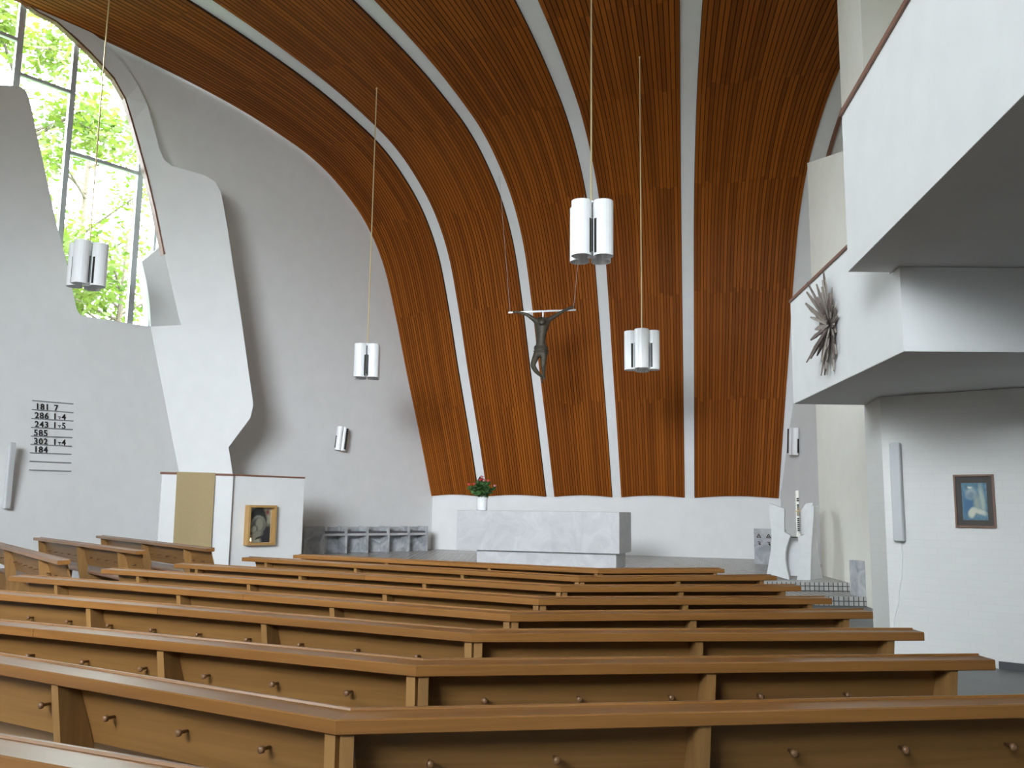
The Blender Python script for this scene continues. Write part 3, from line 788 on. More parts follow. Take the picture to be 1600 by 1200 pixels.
for i in range(5):
    bm = bmesh.new(); box(bm, divs[i] + 0.03, divs[i + 1] - 0.03, 0.02, DP, 0.44, 0.50); obj('seat', bm, marb, bench)
    bm = bmesh.new(); box(bm, divs[i] + 0.045, divs[i + 1] - 0.045, 0.025, DP - 0.04, 0.50, 0.55); bevel(bm, 0.012); obj('seat_cushion', bm, cushion_mat, bench)
    bm = bmesh.new(); box(bm, divs[i] + 0.03, divs[i + 1] - 0.03, DP - 0.04, DP, 0, SLh - 0.02); obj('back', bm, marb_d, bench)

# far marble slab with carved signs, on the gallery side of the chancel
bx = at_y(1179, 885, 20.8)
slabp = thing('carved_marble_slab', 'low grey marble slab with small carved signs behind the font', 'slab', (bx[0], bx[1], FL), math.radians(-38))
bm = bmesh.new(); box(bm, 0, 0.72, 0, 0.12, 0, 0.80); bevel(bm, 0.006); obj('slab', bm, marb_d, slabp)
for q in range(3):
    x = 0.12 + q * 0.23; bm = bmesh.new()
    for (p, r) in (((x - 0.05, 0.60), (x, 0.68)), ((x, 0.68), (x + 0.05, 0.60)), ((x + 0.05, 0.60), (x - 0.05, 0.60)), ((x - 0.02, 0.63), (x + 0.02, 0.63)), ((x - 0.03, 0.50), (x + 0.02, 0.50)), ((x + 0.02, 0.50), (x + 0.03, 0.43)), ((x - 0.01, 0.47), (x + 0.03, 0.43))):
        dx = r[0] - p[0]; dz = r[1] - p[1]; l_ = math.hypot(dx, dz); nx, nz = -dz / l_ * .008, dx / l_ * .008
        slab3(bm, [(p[0] + nx, -.004, p[1] + nz), (p[0] - nx, -.004, p[1] - nz), (r[0] - nx, -.004, r[1] - nz), (r[0] + nx, -.004, r[1] + nz)], (0, .006, 0))
    obj('carved_sign', bm, slat_dark, slabp)
# slab beside the steps
p_ = at_y(1341.5, 928, 14.62)
g_ = obj('marble_post', (lambda b: (box(b, 0, 0.5, 0, 0.35, 0, 0.56), bevel(b, 0.006), b)[2])(bmesh.new()), marb_d); g_.location = (p_[0], p_[1], 0.15)
tag(g_, 'small grey marble block half hidden beside the tiled steps by the pier', 'block')

# ------------------------------------------------------------------ font / candle stand of white stone wings
FY = 16.0
def fpx(x, y, Y): return at_y(1160 + x / 5.0, 740 + y / 5.0, Y)
font = thing('stone_candle_stand', 'white stone font of curved upright wings holding the tall candle', 'font', (0, 0, 0))
fc_ = fpx(405, 800, FY); font.location = (fc_[0], fc_[1], FL)
FO = np.array([fc_[0], fc_[1], FL])
def wing(px, name, depth, skew=0.0, mat=stone_white, off=(0, 0.10, 0)):
    bm = bmesh.new(); pts = []
    xm = sum(p[0] for p in px) / len(px)
    for (x, y) in px:
        p = fpx(x, y, FY + depth) ; p[1] += 0
        pp = fpx(x, y, FY + depth + skew * (x - xm) / 100.0) - FO
        if pp[2] < 0.03: pp[2] = 0.0
        pts.append(pp)
    slab3(bm, pts, off); bmesh.ops.triangulate(bm, faces=[f for f in bm.faces if len(f.verts) > 4])
    return obj(name, bm, mat, font)
wing([(205, 230), (325, 275), (325, 455), (375, 485), (362, 520), (345, 570), (335, 620), (337, 680), (348, 750), (368, 825), (280, 805), (190, 785), (205, 700), (222, 600), (228, 500), (222, 420), (210, 330)], 'left_wing', 0.0, off=(0.062, 0.12, 0))
wing([(485, 285), (555, 250), (557, 330), (548, 440), (540, 560), (535, 700), (532, 842), (425, 820), (440, 730), (448, 640), (446, 570), (432, 492), (485, 478)], 'right_wing', 0.0, off=(0.075, 0.22, 0))
wing([(558, 250), (608, 250), (590, 330), (582, 420), (586, 520), (595, 620), (612, 720), (630, 832), (533, 842), (536, 700), (541, 560), (549, 440), (558, 330)], 'side_wing', 0.26, skew=0.5, off=(0.0, 0.12, 0))
wing([(372, 505), (440, 505), (448, 570), (450, 640), (440, 740), (430, 800), (368, 800), (345, 720), (336, 640), (345, 570)], 'rear_wing', 0.35, off=(0.0, 0.1, 0))
wing([(455, 290), (495, 235), (550, 228), (550, 255), (485, 290), (485, 478), (455, 470)], 'upper_wing', 0.3, off=(0, 0.08, 0))
pc = fpx(405, 497, FY + 0.18) - FO
bm = bmesh.new(); lathe(bm, [(0.085, -0.012), (0.09, 0.0), (0.085, 0.008)], 20, tuple(pc)); obj('candle_plate', bm, dark_slot, font)
cb_ = fpx(437, 480, FY + 0.18); ct_ = fpx(437, 132, FY + 0.18)
can = thing('paschal_candle', 'tall white candle with dark painted decoration standing on the stone font', 'candle', (cb_[0], cb_[1], cb_[2] - 0.035))
ch = float(ct_[2] - cb_[2]) + 0.03
bm = bmesh.new(); lathe(bm, [(0.045, 0.0), (0.045, 0.06), (0.034, 0.065), (0.034, ch), (0.004, ch + 0.004)], 18); obj('wax_body', bm, wax, can, smooth=False)
for (z0, z1, r_) in ((0.10, 0.32, 0.0), (0.36, 0.56, 0.3), (0.60, 0.66, 0.0)):
    bm = bmesh.new(); zz = z0
    while zz < z1 * 0.98:
        for a_ in (-1.9, -1.3):
            x = math.cos(a_) * 0.0345; y = math.sin(a_) * 0.0345
            box(bm, x - 0.010, x + 0.010, y - 0.004, y + 0.004, zz * ch / 0.78, (zz + 0.022) * ch / 0.78)
        zz += 0.033
    obj('painted_mark', bm, black, can)
bm = bmesh.new(); box(bm, -0.06, 0.05, -0.045, -0.036, 0.43 * ch / 0.78, 0.445 * ch / 0.78); box(bm, -0.008, 0.004, -0.045, -0.036, 0.36 * ch / .78, 0.5 * ch / .78); obj('cross_mark', bm, gold_rim, can)

# ------------------------------------------------------------------ lamps
def lobe(bm, cx, cy, ang, r, h, slot_side, z0=0.0, slope=0.0, span=2.5):
    """half-round vertical shade sheet opening inward; ang = outward direction"""
    seg = 14; t = 0.008
    pts = []
    for k in range(seg + 1):
        a = ang - span / 2 + span * k / seg
        pts.append((cx + math.cos(a) * r, cy + math.sin(a) * r, cx + math.cos(a) * (r - t), cy + math.sin(a) * (r - t)))
    o_ = [[bm.verts.new((p[0], p[1], z)) for p in pts] for z in (z0, z0 + h)]; i_ = [[bm.verts.new((p[2], p[3], z)) for p in pts] for z in (z0, z0 + h)]
    for k in range(seg):
        bm.faces.new((o_[0][k], o_[0][k + 1], o_[1][k + 1], o_[1][k])); bm.faces.new((i_[0][k], i_[1][k], i_[1][k + 1], i_[0][k + 1]))
        bm.faces.new((o_[1][k], o_[1][k + 1], i_[1][k + 1], i_[1][k])); bm.faces.new((o_[0][k], i_[0][k], i_[0][k + 1], o_[0][k + 1]))
    for k in (0, seg): bm.faces.new((o_[0][k], o_[1][k], i_[1][k], i_[0][k]))
def pendant(px, ytop, ybot, Y, rod_top, rot, label, full=4):
    p = at_y(px, (ytop + ybot) / 2, Y); zt = at_y(px, ytop, Y)[2]; zb = at_y(px, ybot, Y)[2]; H = float(zt - zb)
    t = thing('pendant_lamp', label, 'lamp', (p[0], p[1], zb), rot, 'white pendant lamps over the nave')
    R = H * 0.175; c = H * 0.262
    for q in range(4):
        a = PI / 4 + q * PI / 2
        bm = bmesh.new(); lobe(bm, math.cos(a) * c, math.sin(a) * c, a, R, H * 0.97, 0, span=4.3)
        sh = obj('lamp_shade', bm, white_enamel, t, smooth=False)
        for sgn in (-1, 1):
            b_ = a + sgn * 1.72; bm = bmesh.new(); cx = math.cos(a) * c + math.cos(b_) * (R + .002); cy = math.sin(a) * c + math.sin(b_) * (R + .002)
            tx, ty = -math.sin(b_), math.cos(b_); w = H * 0.026
            slab3(bm, [(cx - tx * w, cy - ty * w, H * .04), (cx + tx * w, cy + ty * w, H * .04), (cx + tx * w, cy + ty * w, H * .64), (cx - tx * w, cy - ty * w, H * .64)], (math.cos(b_) * .004, math.sin(b_) * .004, 0))
            obj('louvre_slot', bm, dark_slot, sh)
        e = a + 0.0; bm = bmesh.new()
        cx = math.cos(a) * (c + R + .002); cy = math.sin(a) * (c + R + .002)
    bm = bmesh.new(); lathe(bm, [(0.02, H * .98), (H * .09, H * .985), (H * .10, H * 1.02), (0.02, H * 1.05)], 16); obj('lamp_cap', bm, white_enamel, t)
    bm = bmesh.new(); lathe(bm, [(H * .07, H * .03), (H * .075, H * .5), (H * .075, H * .9), (H * .03, H * 1.0)], 16); obj('lamp_core', bm, white_enamel, t)
    for q in range(4):
        a = q * PI / 2; bm = bmesh.new(); cx = math.cos(a) * H * .077; cy = math.sin(a) * H * .077; tx = -math.sin(a) * H * .018; ty = math.cos(a) * H * .018
        slab3(bm, [(cx - tx, cy - ty, H * .12), (cx + tx, cy + ty, H * .12), (cx + tx, cy + ty, H * .7), (cx - tx, cy - ty, H * .7)], (math.cos(a) * .004, math.sin(a) * .004, 0)); obj('louvre_slot', bm, dark_slot, t)
    bm = bmesh.new(); box(bm, -c, c, -0.012, 0.012, H * .93, H * .955); box(bm, -0.012, 0.012, -c, c, H * .93, H * .955); obj('shade_carrier', bm, white_enamel, t)
    bm = bmesh.new(); tube(bm, [(0, 0, H * 1.03), (0, 0, rod_top - zb)], 0.013, 8); obj('rod', bm, brass, t)
    bm = bmesh.new(); lathe(bm, [(0.014, rod_top - zb - 0.05), (0.022, rod_top - zb)], 12); obj('ceiling_mount', bm, brass, t)
    return t
def zceil(x, y):
    """height of the roof shell above a plan point (panel surface included)"""
    best = None
    for k in range(len(ED) - 1):
        for u in (0, .25, .5, .75, 1):
            for i in range(n):
                q = edge_pt(ED[k], i) * (1 - u) + edge_pt(ED[k + 1], i) * u
                dd_ = (q[0] - x) ** 2 + (q[1] - y) ** 2
                if best is None or dd_ < best[0]: best = (dd_, q[2])
    return float(best[1]) - 0.06
for (px, yt, yb, Y, rot, lab) in [(924, 318, 405, 13.2, 0.0, 'largest, nearest white four-lobed pendant lamp, hanging high before the middle panels'),
                                  (573.5, 538, 591, 19.6, 0.1, 'white four-lobed pendant lamp on a long rod before the grey chancel wall'),
                                  (1003, 516, 578, 17.8, 0.62, 'white pendant lamp hanging between crucifix and gallery, turned sideways'),
                                  (137, 380, 448, 16.6, 0.72, 'white pendant lamp hanging against the bright window')]:
    q = at_y(px, (yt + yb) / 2, Y)
    pendant(px, yt, yb, Y, zceil(q[0], q[1]), rot, lab)

def wall_lamp(P, rz, tilt, H, label, dark):
    t = thing('wall_lamp', label, 'lamp', P, rz, 'white wall lamps in the chancel')
    t.rotation_euler = (0, tilt, rz)
    for sg in (-1, 1):
        bm = bmesh.new(); lobe(bm, sg * H * .10, -H * 0.16, -PI / 2, H * 0.15, H, 0, z0=-H / 2, span=3.4); obj('lamp_shade', bm, white_enamel, t)
        bm = bmesh.new(); cx = sg * H * .10
        if sg == dark: box(bm, min(cx + dark * H * .0, cx + dark * H * .10), max(cx + dark * H * .0, cx + dark * H * .10), -H * .313, -H * .26, -H * .44, H * .46)
        else: box(bm, cx + sg * H * .15 - .006, cx + sg * H * .15 + .008, -H * .19, -H * .13, -H * .42, H * .1)
        obj('louvre_slot', bm, dark_slot, t)
    bm = bmesh.new(); box(bm, -0.05, 0.05, -H * .14, 0.0, -0.06, 0.06); obj('bracket', bm, white_enamel, t)
    return t
w1 = cw_px(530, 686)
wall_lamp((w1[0] + .015, w1[1] - .012, w1[2]), math.radians(38), 0.10, 0.62, 'white wall lamp on the grey chancel wall above the marble seats', 1)
w2 = on_v(1247, 690, (6.80, 22.74), (0.40, -2.14))
wall_lamp((w2[0] - .01, w2[1], w2[2]), math.radians(-72), 0.08, 0.66, 'white wall lamp on the narrow wall above the stone font', -1)

def tube_speaker(P, rz, H, label, cable_pts):
    t = thing('column_speaker', label, 'loudspeaker', P, rz)
    bm = bmesh.new(); box(bm, -0.055, 0.055, -0.09, -0.012, 0, H); bevel(bm, 0.018, 3); obj('speaker_body', bm, tube_grey, t, smooth=False)
    bm = bmesh.new(); box(bm, -0.045, 0.045, -0.094, -0.089, 0.05, H - 0.05); obj('speaker_grille', bm, tube_grey, t)
    bm = bmesh.new(); box(bm, -0.03, 0.03, -0.014, 0.0, 0.04, H - 0.04); obj('bracket', bm, white_enamel, t)
    if cable_pts:
        bm = bmesh.new(); tube(bm, cable_pts, 0.005, 6); obj('cable', bm, cable_white, t)
rang = math.atan2(RDv[1], RDv[0])
sp0 = on_v(1408, 846, RA, RDv); sp1 = on_v(1408, 692, RA, RDv)
tube_speaker((sp0[0], sp0[1], sp0[2]), rang, float(sp1[2] - sp0[2]), 'slim grey column loudspeaker on the white brick wall beside the blue picture',
             [(0, -0.02, 0.01), (0.01, -0.012, -0.12), (-0.005, -0.008, -0.35), (-0.04, -0.008, -0.5), (-0.05, -0.008, -0.62), (-0.10, -0.008, -0.78), (-0.12, -0.008, -0.95), (-0.12, -0.008, -1.1)])
s0_ = lw(6, 795); s1_ = lw(6, 692)
tube_speaker((s0_[0] - ln[0] * .02, s0_[1] - ln[1] * .02, s0_[2]), math.atan2(LD[1], LD[0]), float(s1_[2] - s0_[2]), 'slim grey column loudspeaker on the left wall at the photo edge', None)

# ------------------------------------------------------------------ pictures
# blue picture on the brick wall
pa = on_v(1490, 742, RA, RDv); pb = on_v(1558, 825, RA, RDv); pw = float(np.hypot(*(pb - pa)[:2])); ph = float(pa[2] - pb[2])
pcn = (pa + pb) / 2
pic = thing('framed_picture', 'framed blue picture of pale shapes in a dark mount on the white brick wall', 'picture', (pcn[0], pcn[1], pcn[2]), rang)
pic.location = (pcn[0] - nr[0] * 0.002, pcn[1] - nr[1] * 0.002, pcn[2])
def frame_bm(w, h, t, d):
    bm = bmesh.new()
    box(bm, -w / 2, w / 2, -d, 0, h / 2 - t, h / 2); box(bm, -w / 2, w / 2, -d, 0, -h / 2, -h / 2 + t)
    box(bm, -w / 2, -w / 2 + t, -d, 0, -h / 2 + t, h / 2 - t); box(bm, w / 2 - t, w / 2, -d, 0, -h / 2 + t, h / 2 - t); return bm
obj('frame', frame_bm(pw, ph, 0.018, 0.03), frame_dark, pic)
bm = bmesh.new(); box(bm, -pw / 2 + .018, pw / 2 - .018, -0.012, -0.002, -ph / 2 + .018, ph / 2 - .018); obj('mount', bm, plain('dark_mount', (0.05, 0.042, 0.036), 0.6), pic)
blue = blobs('blue_print', (0.07, 0.17, 0.24), [(0.25, 0.4, 0.22, 0.3, 0, (0.03, 0.12, 0.24), .5), (0.36, 0.72, 0.2, 0.13, 0.2, (0.30, 0.37, 0.38), .4), (0.36, 0.66, 0.16, 0.1, 0.2, (0.14, 0.22, 0.27), .4),
    (0.8, 0.55, 0.1, 0.36, 0.15, (0.32, 0.38, 0.34), .5), (0.6, 0.42, 0.12, 0.25, 0.1, (0.25, 0.31, 0.27), .5), (0.38, 0.2, 0.17, 0.12, 0.5, (0.52, 0.53, 0.42), .3), (0.68, 0.23, 0.25, 0.07, -0.2, (0.48, 0.50, 0.42), .4), (0.33, 0.88, 0.1, 0.03, 0, (0.5, 0.55, 0.5), .4)])
quad_uv('print', pw * 0.62, ph * 0.70, blue, pic, y=-0.016, z0=-ph * 0.36, x0=-pw * .31)
# icon in a deep wooden case
o3n = np.array([ID[1], -ID[0]])
ia = on_v(381, 789, st, ID); ib = on_v(425, 851, st, ID); iw = float(np.hypot(*(ib - ia)[:2])); ih = float(ia[2] - ib[2]); ic = (ia + ib) / 2
iw *= 0.92
icon = thing('icon_picture', 'dark icon of mother and child in a deep wooden case on the low wall', 'icon', (ic[0] + o3n[0] * .002, ic[1] + o3n[1] * .002, ic[2]), math.atan2(ID[1], ID[0]))
obj('case', frame_bm(iw, ih, 0.05, 0.16), frame_wood, icon)
bm = bmesh.new(); box(bm, -iw / 2 + .05, iw / 2 - .05, -0.02, -0.002, -ih / 2 + .05, ih / 2 - .05); obj('back_board', bm, frame_dark, icon)
icm = blobs('icon_paint', (0.30, 0.29, 0.22), [(0.45, 0.66, 0.40, 0.36, 0.0, (0.02, 0.022, 0.02), .12), (0.88, 0.18, 0.32, 0.32, 0.3, (0.02, 0.022, 0.03), .2), (0.47, 0.52, 0.31, 0.26, 0.0, (0.24, 0.24, 0.20), .12), (0.48, 0.50, 0.26, 0.22, 0.0, (0.06, 0.06, 0.05), .15),
    (0.52, 0.52, 0.17, 0.20, -0.2, (0.25, 0.24, 0.18), .25), (0.26, 0.36, 0.20, 0.14, 0.3, (0.05, 0.05, 0.045), .2), (0.28, 0.38, 0.12, 0.09, 0.2, (0.27, 0.26, 0.2), .3), (0.4, 0.22, 0.26, 0.10, 0.2, (0.22, 0.21, 0.16), .35), (0.55, 0.14, 0.2, 0.03, 0.2, (0.02, 0.02, 0.02), .3), (0.85, 0.88, 0.07, 0.07, 0, (0.16, 0.05, 0.04), .4)])
quad_uv('painting', iw - .12, ih - .11, icm, icon, y=-0.03, t=0.008)
# small candle burning on the case's floor
il = ic + np.array([ID[0], ID[1], 0]) * (-iw * .5 + .10) + np.array([o3n[0], o3n[1], 0]) * .12
tea = thing('votive_light', 'tiny burning votive light in the lower corner of the icon case', 'candle', (il[0], il[1], ic[2] - ih / 2 + 0.05))
bm = bmesh.new(); lathe(bm, [(0.022, 0), (0.024, 0.035), (0.02, 0.035)], 12); obj('glass_cup', bm, plain('amber_cup', (0.5, 0.28, 0.12), 0.3), tea)
mf, nt_, bf_ = nodes_of('flame'); bf_.inputs['Emission Color'].default_value = (1, 0.75, 0.45, 1); bf_.inputs['Emission Strength'].default_value = 4
bm = bmesh.new(); lathe(bm, [(0.004, 0.036), (0.014, 0.055), (0.009, 0.08), (0.002, 0.105)], 10); obj('flame', bm, mf, tea, smooth=True)

# banner hanging over the low wall
bl = on_v(276, 742, l2, FD); br_ = on_v(336, 743, l2, FD); bz = on_v(300, 863, l2, FD)[2]; bw = float(np.hypot(*(br_ - bl)[:2]))
bm = bmesh.new(); nx_ = 16; nz_ = 12
fn = np.array([FD[1], -FD[0]])
def bp(u, v, t):
    x = u * bw + 0.02 * v * (0.5 - u); out = 0.03 + 0.012 * math.sin(u * 7 + 1) * (0.2 + v) + 0.03 * v * v + t
    z = (LZ + 0.05) * (1 - v) + bz * v - 0.015 * u * v * 3
    q = bl[:2] + FD * x + fn * out; return (q[0], q[1], z)
for t in (0, 0.006):
    pass
A_ = [[bm.verts.new(bp(i / nx_, j / nz_, 0.006)) for i in range(nx_ + 1)] for j in range(nz_ + 1)]
B_ = [[bm.verts.new(bp(i / nx_, j / nz_, 0.0)) for i in range(nx_ + 1)] for j in range(nz_ + 1)]
for j in range(nz_):
    for i in range(nx_):
        bm.faces.new((A_[j][i], A_[j][i + 1], A_[j + 1][i + 1], A_[j + 1][i])); bm.faces.new((B_[j][i], B_[j + 1][i], B_[j + 1][i + 1], B_[j][i + 1]))
for j in range(nz_):
    bm.faces.new((A_[j][0], A_[j + 1][0], B_[j + 1][0], B_[j][0])); bm.faces.new((A_[j][nx_], B_[j][nx_], B_[j + 1][nx_], A_[j + 1][nx_]))
for i in range(nx_):
    bm.faces.new((A_[nz_][i], A_[nz_][i + 1], B_[nz_][i + 1], B_[nz_][i]))
# flap over the top of the wall
tq = [np.array(bl[:2]) + fn * 0.036, np.array(br_[:2]) + fn * 0.036, np.array(br_[:2]) - fn * 0.25, np.array(bl[:2]) - fn * 0.25]
prism(bm, tq, LZ + 0.048, LZ + 0.056)
tag(obj('cloth_banner', bm, linen, smooth=False), 'plain beige cloth banner draped over the low white wall', 'banner')

# ------------------------------------------------------------------ hymn board
h0 = lw(50, 626)
lwn = -ln
def hm(name, px, py): return lw(px, py)
hb = thing('hymn_board', 'hymn board of nine thin ledges fixed to the left wall', 'hymn board', tuple(h0 + lwn * 0.001))
O_ = np.array(hb.location)
rails = [((50, 626.5), (113.5, 632)), ((49.5, 640.5), (113.5, 645.5)), ((49, 654.5), (113.5, 658.5)), ((48.5, 668.5), (112.5, 672)), ((48, 682), (112, 684.5)), ((47.5, 695), (111, 698)), ((46.5, 708), (110.5, 710.5)), ((46, 721.5), (110, 724)), ((45.5, 735), (110, 737))]
RW = []
for (a, b) in rails:
    p = lw(*a); q = lw(*b); RW.append((p, q))
    bm = bmesh.new(); slab3(bm, [p - O_ , q - O_, q - O_ + (0, 0, .014), p - O_ + (0, 0, .014)], tuple(lwn * 0.03)); obj('ledge', bm, paint_grey, hb)
upv = (fold_t - fold_b); upv = upv - LD * (upv @ LD); upv /= np.linalg.norm(upv)
MW = Matrix(((LD[0], upv[0], lwn[0], 0), (LD[1], upv[1], lwn[1], 0), (LD[2], upv[2], lwn[2], 0), (0, 0, 0, 1)))
def glyph_mesh(ch, size):
    cu = bpy.data.curves.new('glyph', 'FONT'); cu.body = ch; cu.size = size; cu.extrude = 0.003; cu.offset = 0.004; cu.resolution_u = 3
    cu.align_x = 'CENTER'
    o = bpy.data.objects.new('glyph', cu); COL.objects.link(o)
    bpy.context.view_layer.update()
    me = bpy.data.meshes.new_from_object(o.evaluated_get(bpy.context.evaluated_depsgraph_get()))
    bpy.data.objects.remove(o); return me
GL = {}
rows_txt = [('181', '7'), ('286', '1-4'), ('243', '1-5'), ('585', ''), ('302', '1-4'), ('184', '')]
rname = ['top', 'second', 'third', 'fourth', 'fifth', 'sixth']; pos3 = ['first', 'middle', 'last']
for r, (a, b) in enumerate(rows_txt):
    left, right = RW[r + 1]
    xbase = [54, 53, 53, 51.5, 51.5, 51.5][r]
    items = [(c, xbase + 4 + i * 7.6, a, pos3[i]) for i, c in enumerate(a)]
    rx = {0: 84, 1: 82, 2: 82, 4: 82}.get(r, 0)
    items += [(c, rx + 3.2 + i * 7.0, b, pos3[i]) for i, c in enumerate(b)]
    for (c, px, wd, pz) in items:
        t_ = (px - rails[r + 1][0][0]) / (rails[r + 1][1][0] - rails[r + 1][0][0])
        py = rails[r + 1][0][1] + t_ * (rails[r + 1][1][1] - rails[r + 1][0][1])
        P = lw(px, py) + upv * 0.016 + lwn * 0.012
        nm_ = 'hyphen' if c == '-' else 'digit'
        if c == '-':
            bm = bmesh.new(); box(bm, -.028, .028, .045, .060, 0, .006); box(bm, -.008, .008, .012, .034, 0, .006); me = bpy.data.meshes.new('hyphen'); bm.to_mesh(me); bm.free()
        else:
            if c not in GL: GL[c] = glyph_mesh(c, 0.165)
            me = GL[c]
        if not me.materials: me.materials.append(black)
        o = bpy.data.objects.new('hymn_' + nm_, me); COL.objects.link(o)
        o.matrix_world = Matrix.Translation(Vector(tuple(P))) @ MW
        lab = ('black numeral %s, the %s of %s in the %s row of the hymn board' % (c, pz, wd, rname[r])) if len(wd) > 1 and c != '-' else \
              ('black verse hyphen in %s in the %s row of the hymn board' % (wd, rname[r]) if c == '-' else 'single black numeral %s at the end of the top hymn board row' % c)
        tag(o, lab, 'number', 'numerals on the hymn board')

# ------------------------------------------------------------------ wooden star relief on the gallery front
sc_ = on_v(1300, 508, LNn, LF - LNn)
LD2 = (LF - LNn) / np.linalg.norm(LF - LNn)
star = thing('wood_star_relief', 'spiky star of weathered grey-brown wood splints on the white gallery front', 'wall sculpture', (sc_[0] - .003, sc_[1], sc_[2]))
shm = [wood('weathered_a', (0.16, 0.13, 0.11), (0.26, 0.22, 0.19), .7, 'Z', 3), wood('weathered_b', (0.24, 0.20, 0.17), (0.36, 0.32, 0.28), .7, 'Z', 3), wood('weathered_c', (0.10, 0.075, 0.065), (0.17, 0.13, 0.12), .7, 'Z', 3)]
sr_ = random.Random(11)
for q in range(84):
    a = 2 * PI * (q * 0.381966) + sr_.uniform(-.1, .1); lift = sr_.choice([0.06, 0.16, 0.30, 0.48]) * sr_.uniform(.7, 1.2)
    vert = abs(math.sin(a))
    ln_ = (0.17 + 0.24 * vert ** 4 * sr_.uniform(.5, 1.0) + sr_.uniform(0, .10)) * (1.12 - 0.25 * lift)
    if q in (3, 11): a = PI / 2 + 0.03; ln_ = 0.50; lift = 0.1
    if q == 6: a = -PI / 2; ln_ = 0.47; lift = 0.1
    # local: along wall LD2, up z, out -x
    dirv = Vector((0, 0, 0)) + Vector((LD2[0], LD2[1], 0)) * math.cos(a) * math.cos(lift) * 1.15 + Vector((0, 0, 1)) * math.sin(a) * math.cos(lift) + Vector((-1, 0.0, 0)) * math.sin(lift)
    dirv.normalize(); w = sr_.uniform(0.014, 0.026); th = 0.008
    side = dirv.cross(Vector((-1, 0, 0)));
    side = side.normalized() if side.length > 1e-3 else Vector((0, 1, 0))
    up_ = side.cross(dirv).normalized(); s0v = dirv * 0.03 + Vector((-0.012 - 0.02 * lift, 0, 0)); e1 = s0v + dirv * ln_
    bm = bmesh.new(); cr = sr_.uniform(-.5, .5)
    ring0 = [s0v + side * w * .5 + up_ * th, s0v - side * w * .5 + up_ * th, s0v - side * w * .5 - up_ * th, s0v + side * w * .5 - up_ * th]
    mid = s0v + dirv * ln_ * .7
    ring1 = [mid + side * w + up_ * th, mid - side * w + up_ * th, mid - side * w - up_ * th, mid + side * w - up_ * th]
    ring2 = [e1 + side * w * (.35 + cr) + up_ * th * .6, e1 - side * w * (.35 - cr) + up_ * th * .6, e1 - side * w * (.35 - cr) - up_ * th * .6, e1 + side * w * (.35 + cr) - up_ * th * .6]
    RR = [[bm.verts.new(p) for p in rg] for rg in (ring0, ring1, ring2)]
    for i_ in range(2):
        for k_ in range(4): bm.faces.new((RR[i_][k_], RR[i_][(k_ + 1) % 4], RR[i_ + 1][(k_ + 1) % 4], RR[i_ + 1][k_]))
    bm.faces.new(RR[0][::-1]); bm.faces.new(RR[2])
    obj('splint', bm, shm[q % 3], star)

# ------------------------------------------------------------------ crucifix
CY = 20.5
def cpx(x, y, dy=0.0): return at_y(760 + x / 6.0, 440 + y / 6.0, CY + dy)
cc = cpx(515, 600)
cru = thing('crucifix', 'bronze crucified figure on a thin silvered crossbar hanging above the altar', 'crucifix', tuple(cc))
CO = np.array(cc)
bm = bmesh.new(); A_ = cpx(205, 290, .06) - CO; B_ = cpx(838, 265, .06) - CO
slab3(bm, [A_ + (0, 0, -.02), B_ + (0, 0, -.02), B_ + (0, 0, .02), A_ + (0, 0, .02)], (0, 0.03, 0)); obj('crossbar', bm, silver, cru)
bm = bmesh.new(); a_ = cpx(530, 275, .05) - CO; b_ = cpx(530, 930, .05) - CO
slab3(bm, [a_ + (-.016, 0, 0), a_ + (.016, 0, 0), b_ + (.016, 0, 0), b_ + (-.016, 0, 0)], (0, 0.02, 0)); obj('upright', bm, silver, cru)
for (x, y, tx, ty) in ((797, 487, 779.5, 266), (896, 484, 918.5, 250)):
    p = at_y(x, y, CY + .07) - CO; q = at_y(tx, ty, 22.0) - CO
    # run on until it meets the roof
    bm = bmesh.new(); tube(bm, [tuple(p), tuple(p + (q - p) * 1.02)], 0.004, 5); obj('suspension_wire', bm, steel, cru)
J = {}
def jt(name, x, y, dy, r): J[name] = (Vector(tuple(cpx(x, y, dy) - CO)), r)
jt('pelvis', 512, 640, -.02, (.105, .09)); jt('waist', 510, 560, -.03, (.088, .075)); jt('chest', 516, 450, -.05, (.14, .10)); jt('upper', 520, 375, -.03, (.12, .075))
jt('neck', 522, 352, -.08, (.045, .045)); jt('nape', 522, 350, -.14, (.055, .055)); jt('head', 520, 385, -.19, (.085, .085)); jt('chin', 520, 412, -.20, (.05, .06))
jt('shL', 462, 366, -.02, (.055, .055)); jt('elL', 380, 308, .0, (.037, .037)); jt('wrL', 300, 286, .02, (.024, .024)); jt('palL', 272, 287, .02, (.03, .018))
jt('shR', 578, 362, -.02, (.055, .055)); jt('elR', 680, 300, -.02, (.037, .037)); jt('wrR', 765, 253, .0, (.024, .024)); jt('palR', 795, 245, .0, (.03, .018))
jt('hipL', 475, 680, -.03, (.082, .082)); jt('knL', 432, 785, -.14, (.056, .056)); jt('caL', 465, 840, -.08, (.05, .05)); jt('anL', 520, 892, -.02, (.028, .028)); jt('ftL', 528, 930, -.08, (.03, .022)); jt('toL', 520, 955, -.12, (.022, .016))
jt('hipR', 540, 680, -.03, (.082, .082)); jt('knR', 530, 785, -.10, (.056, .056)); jt('caR', 536, 830, -.04, (.048, .048)); jt('anR', 538, 880, .0, (.028, .028)); jt('ftR', 550, 905, -.06, (.03, .02)); jt('toR', 558, 918, -.09, (.02, .015))
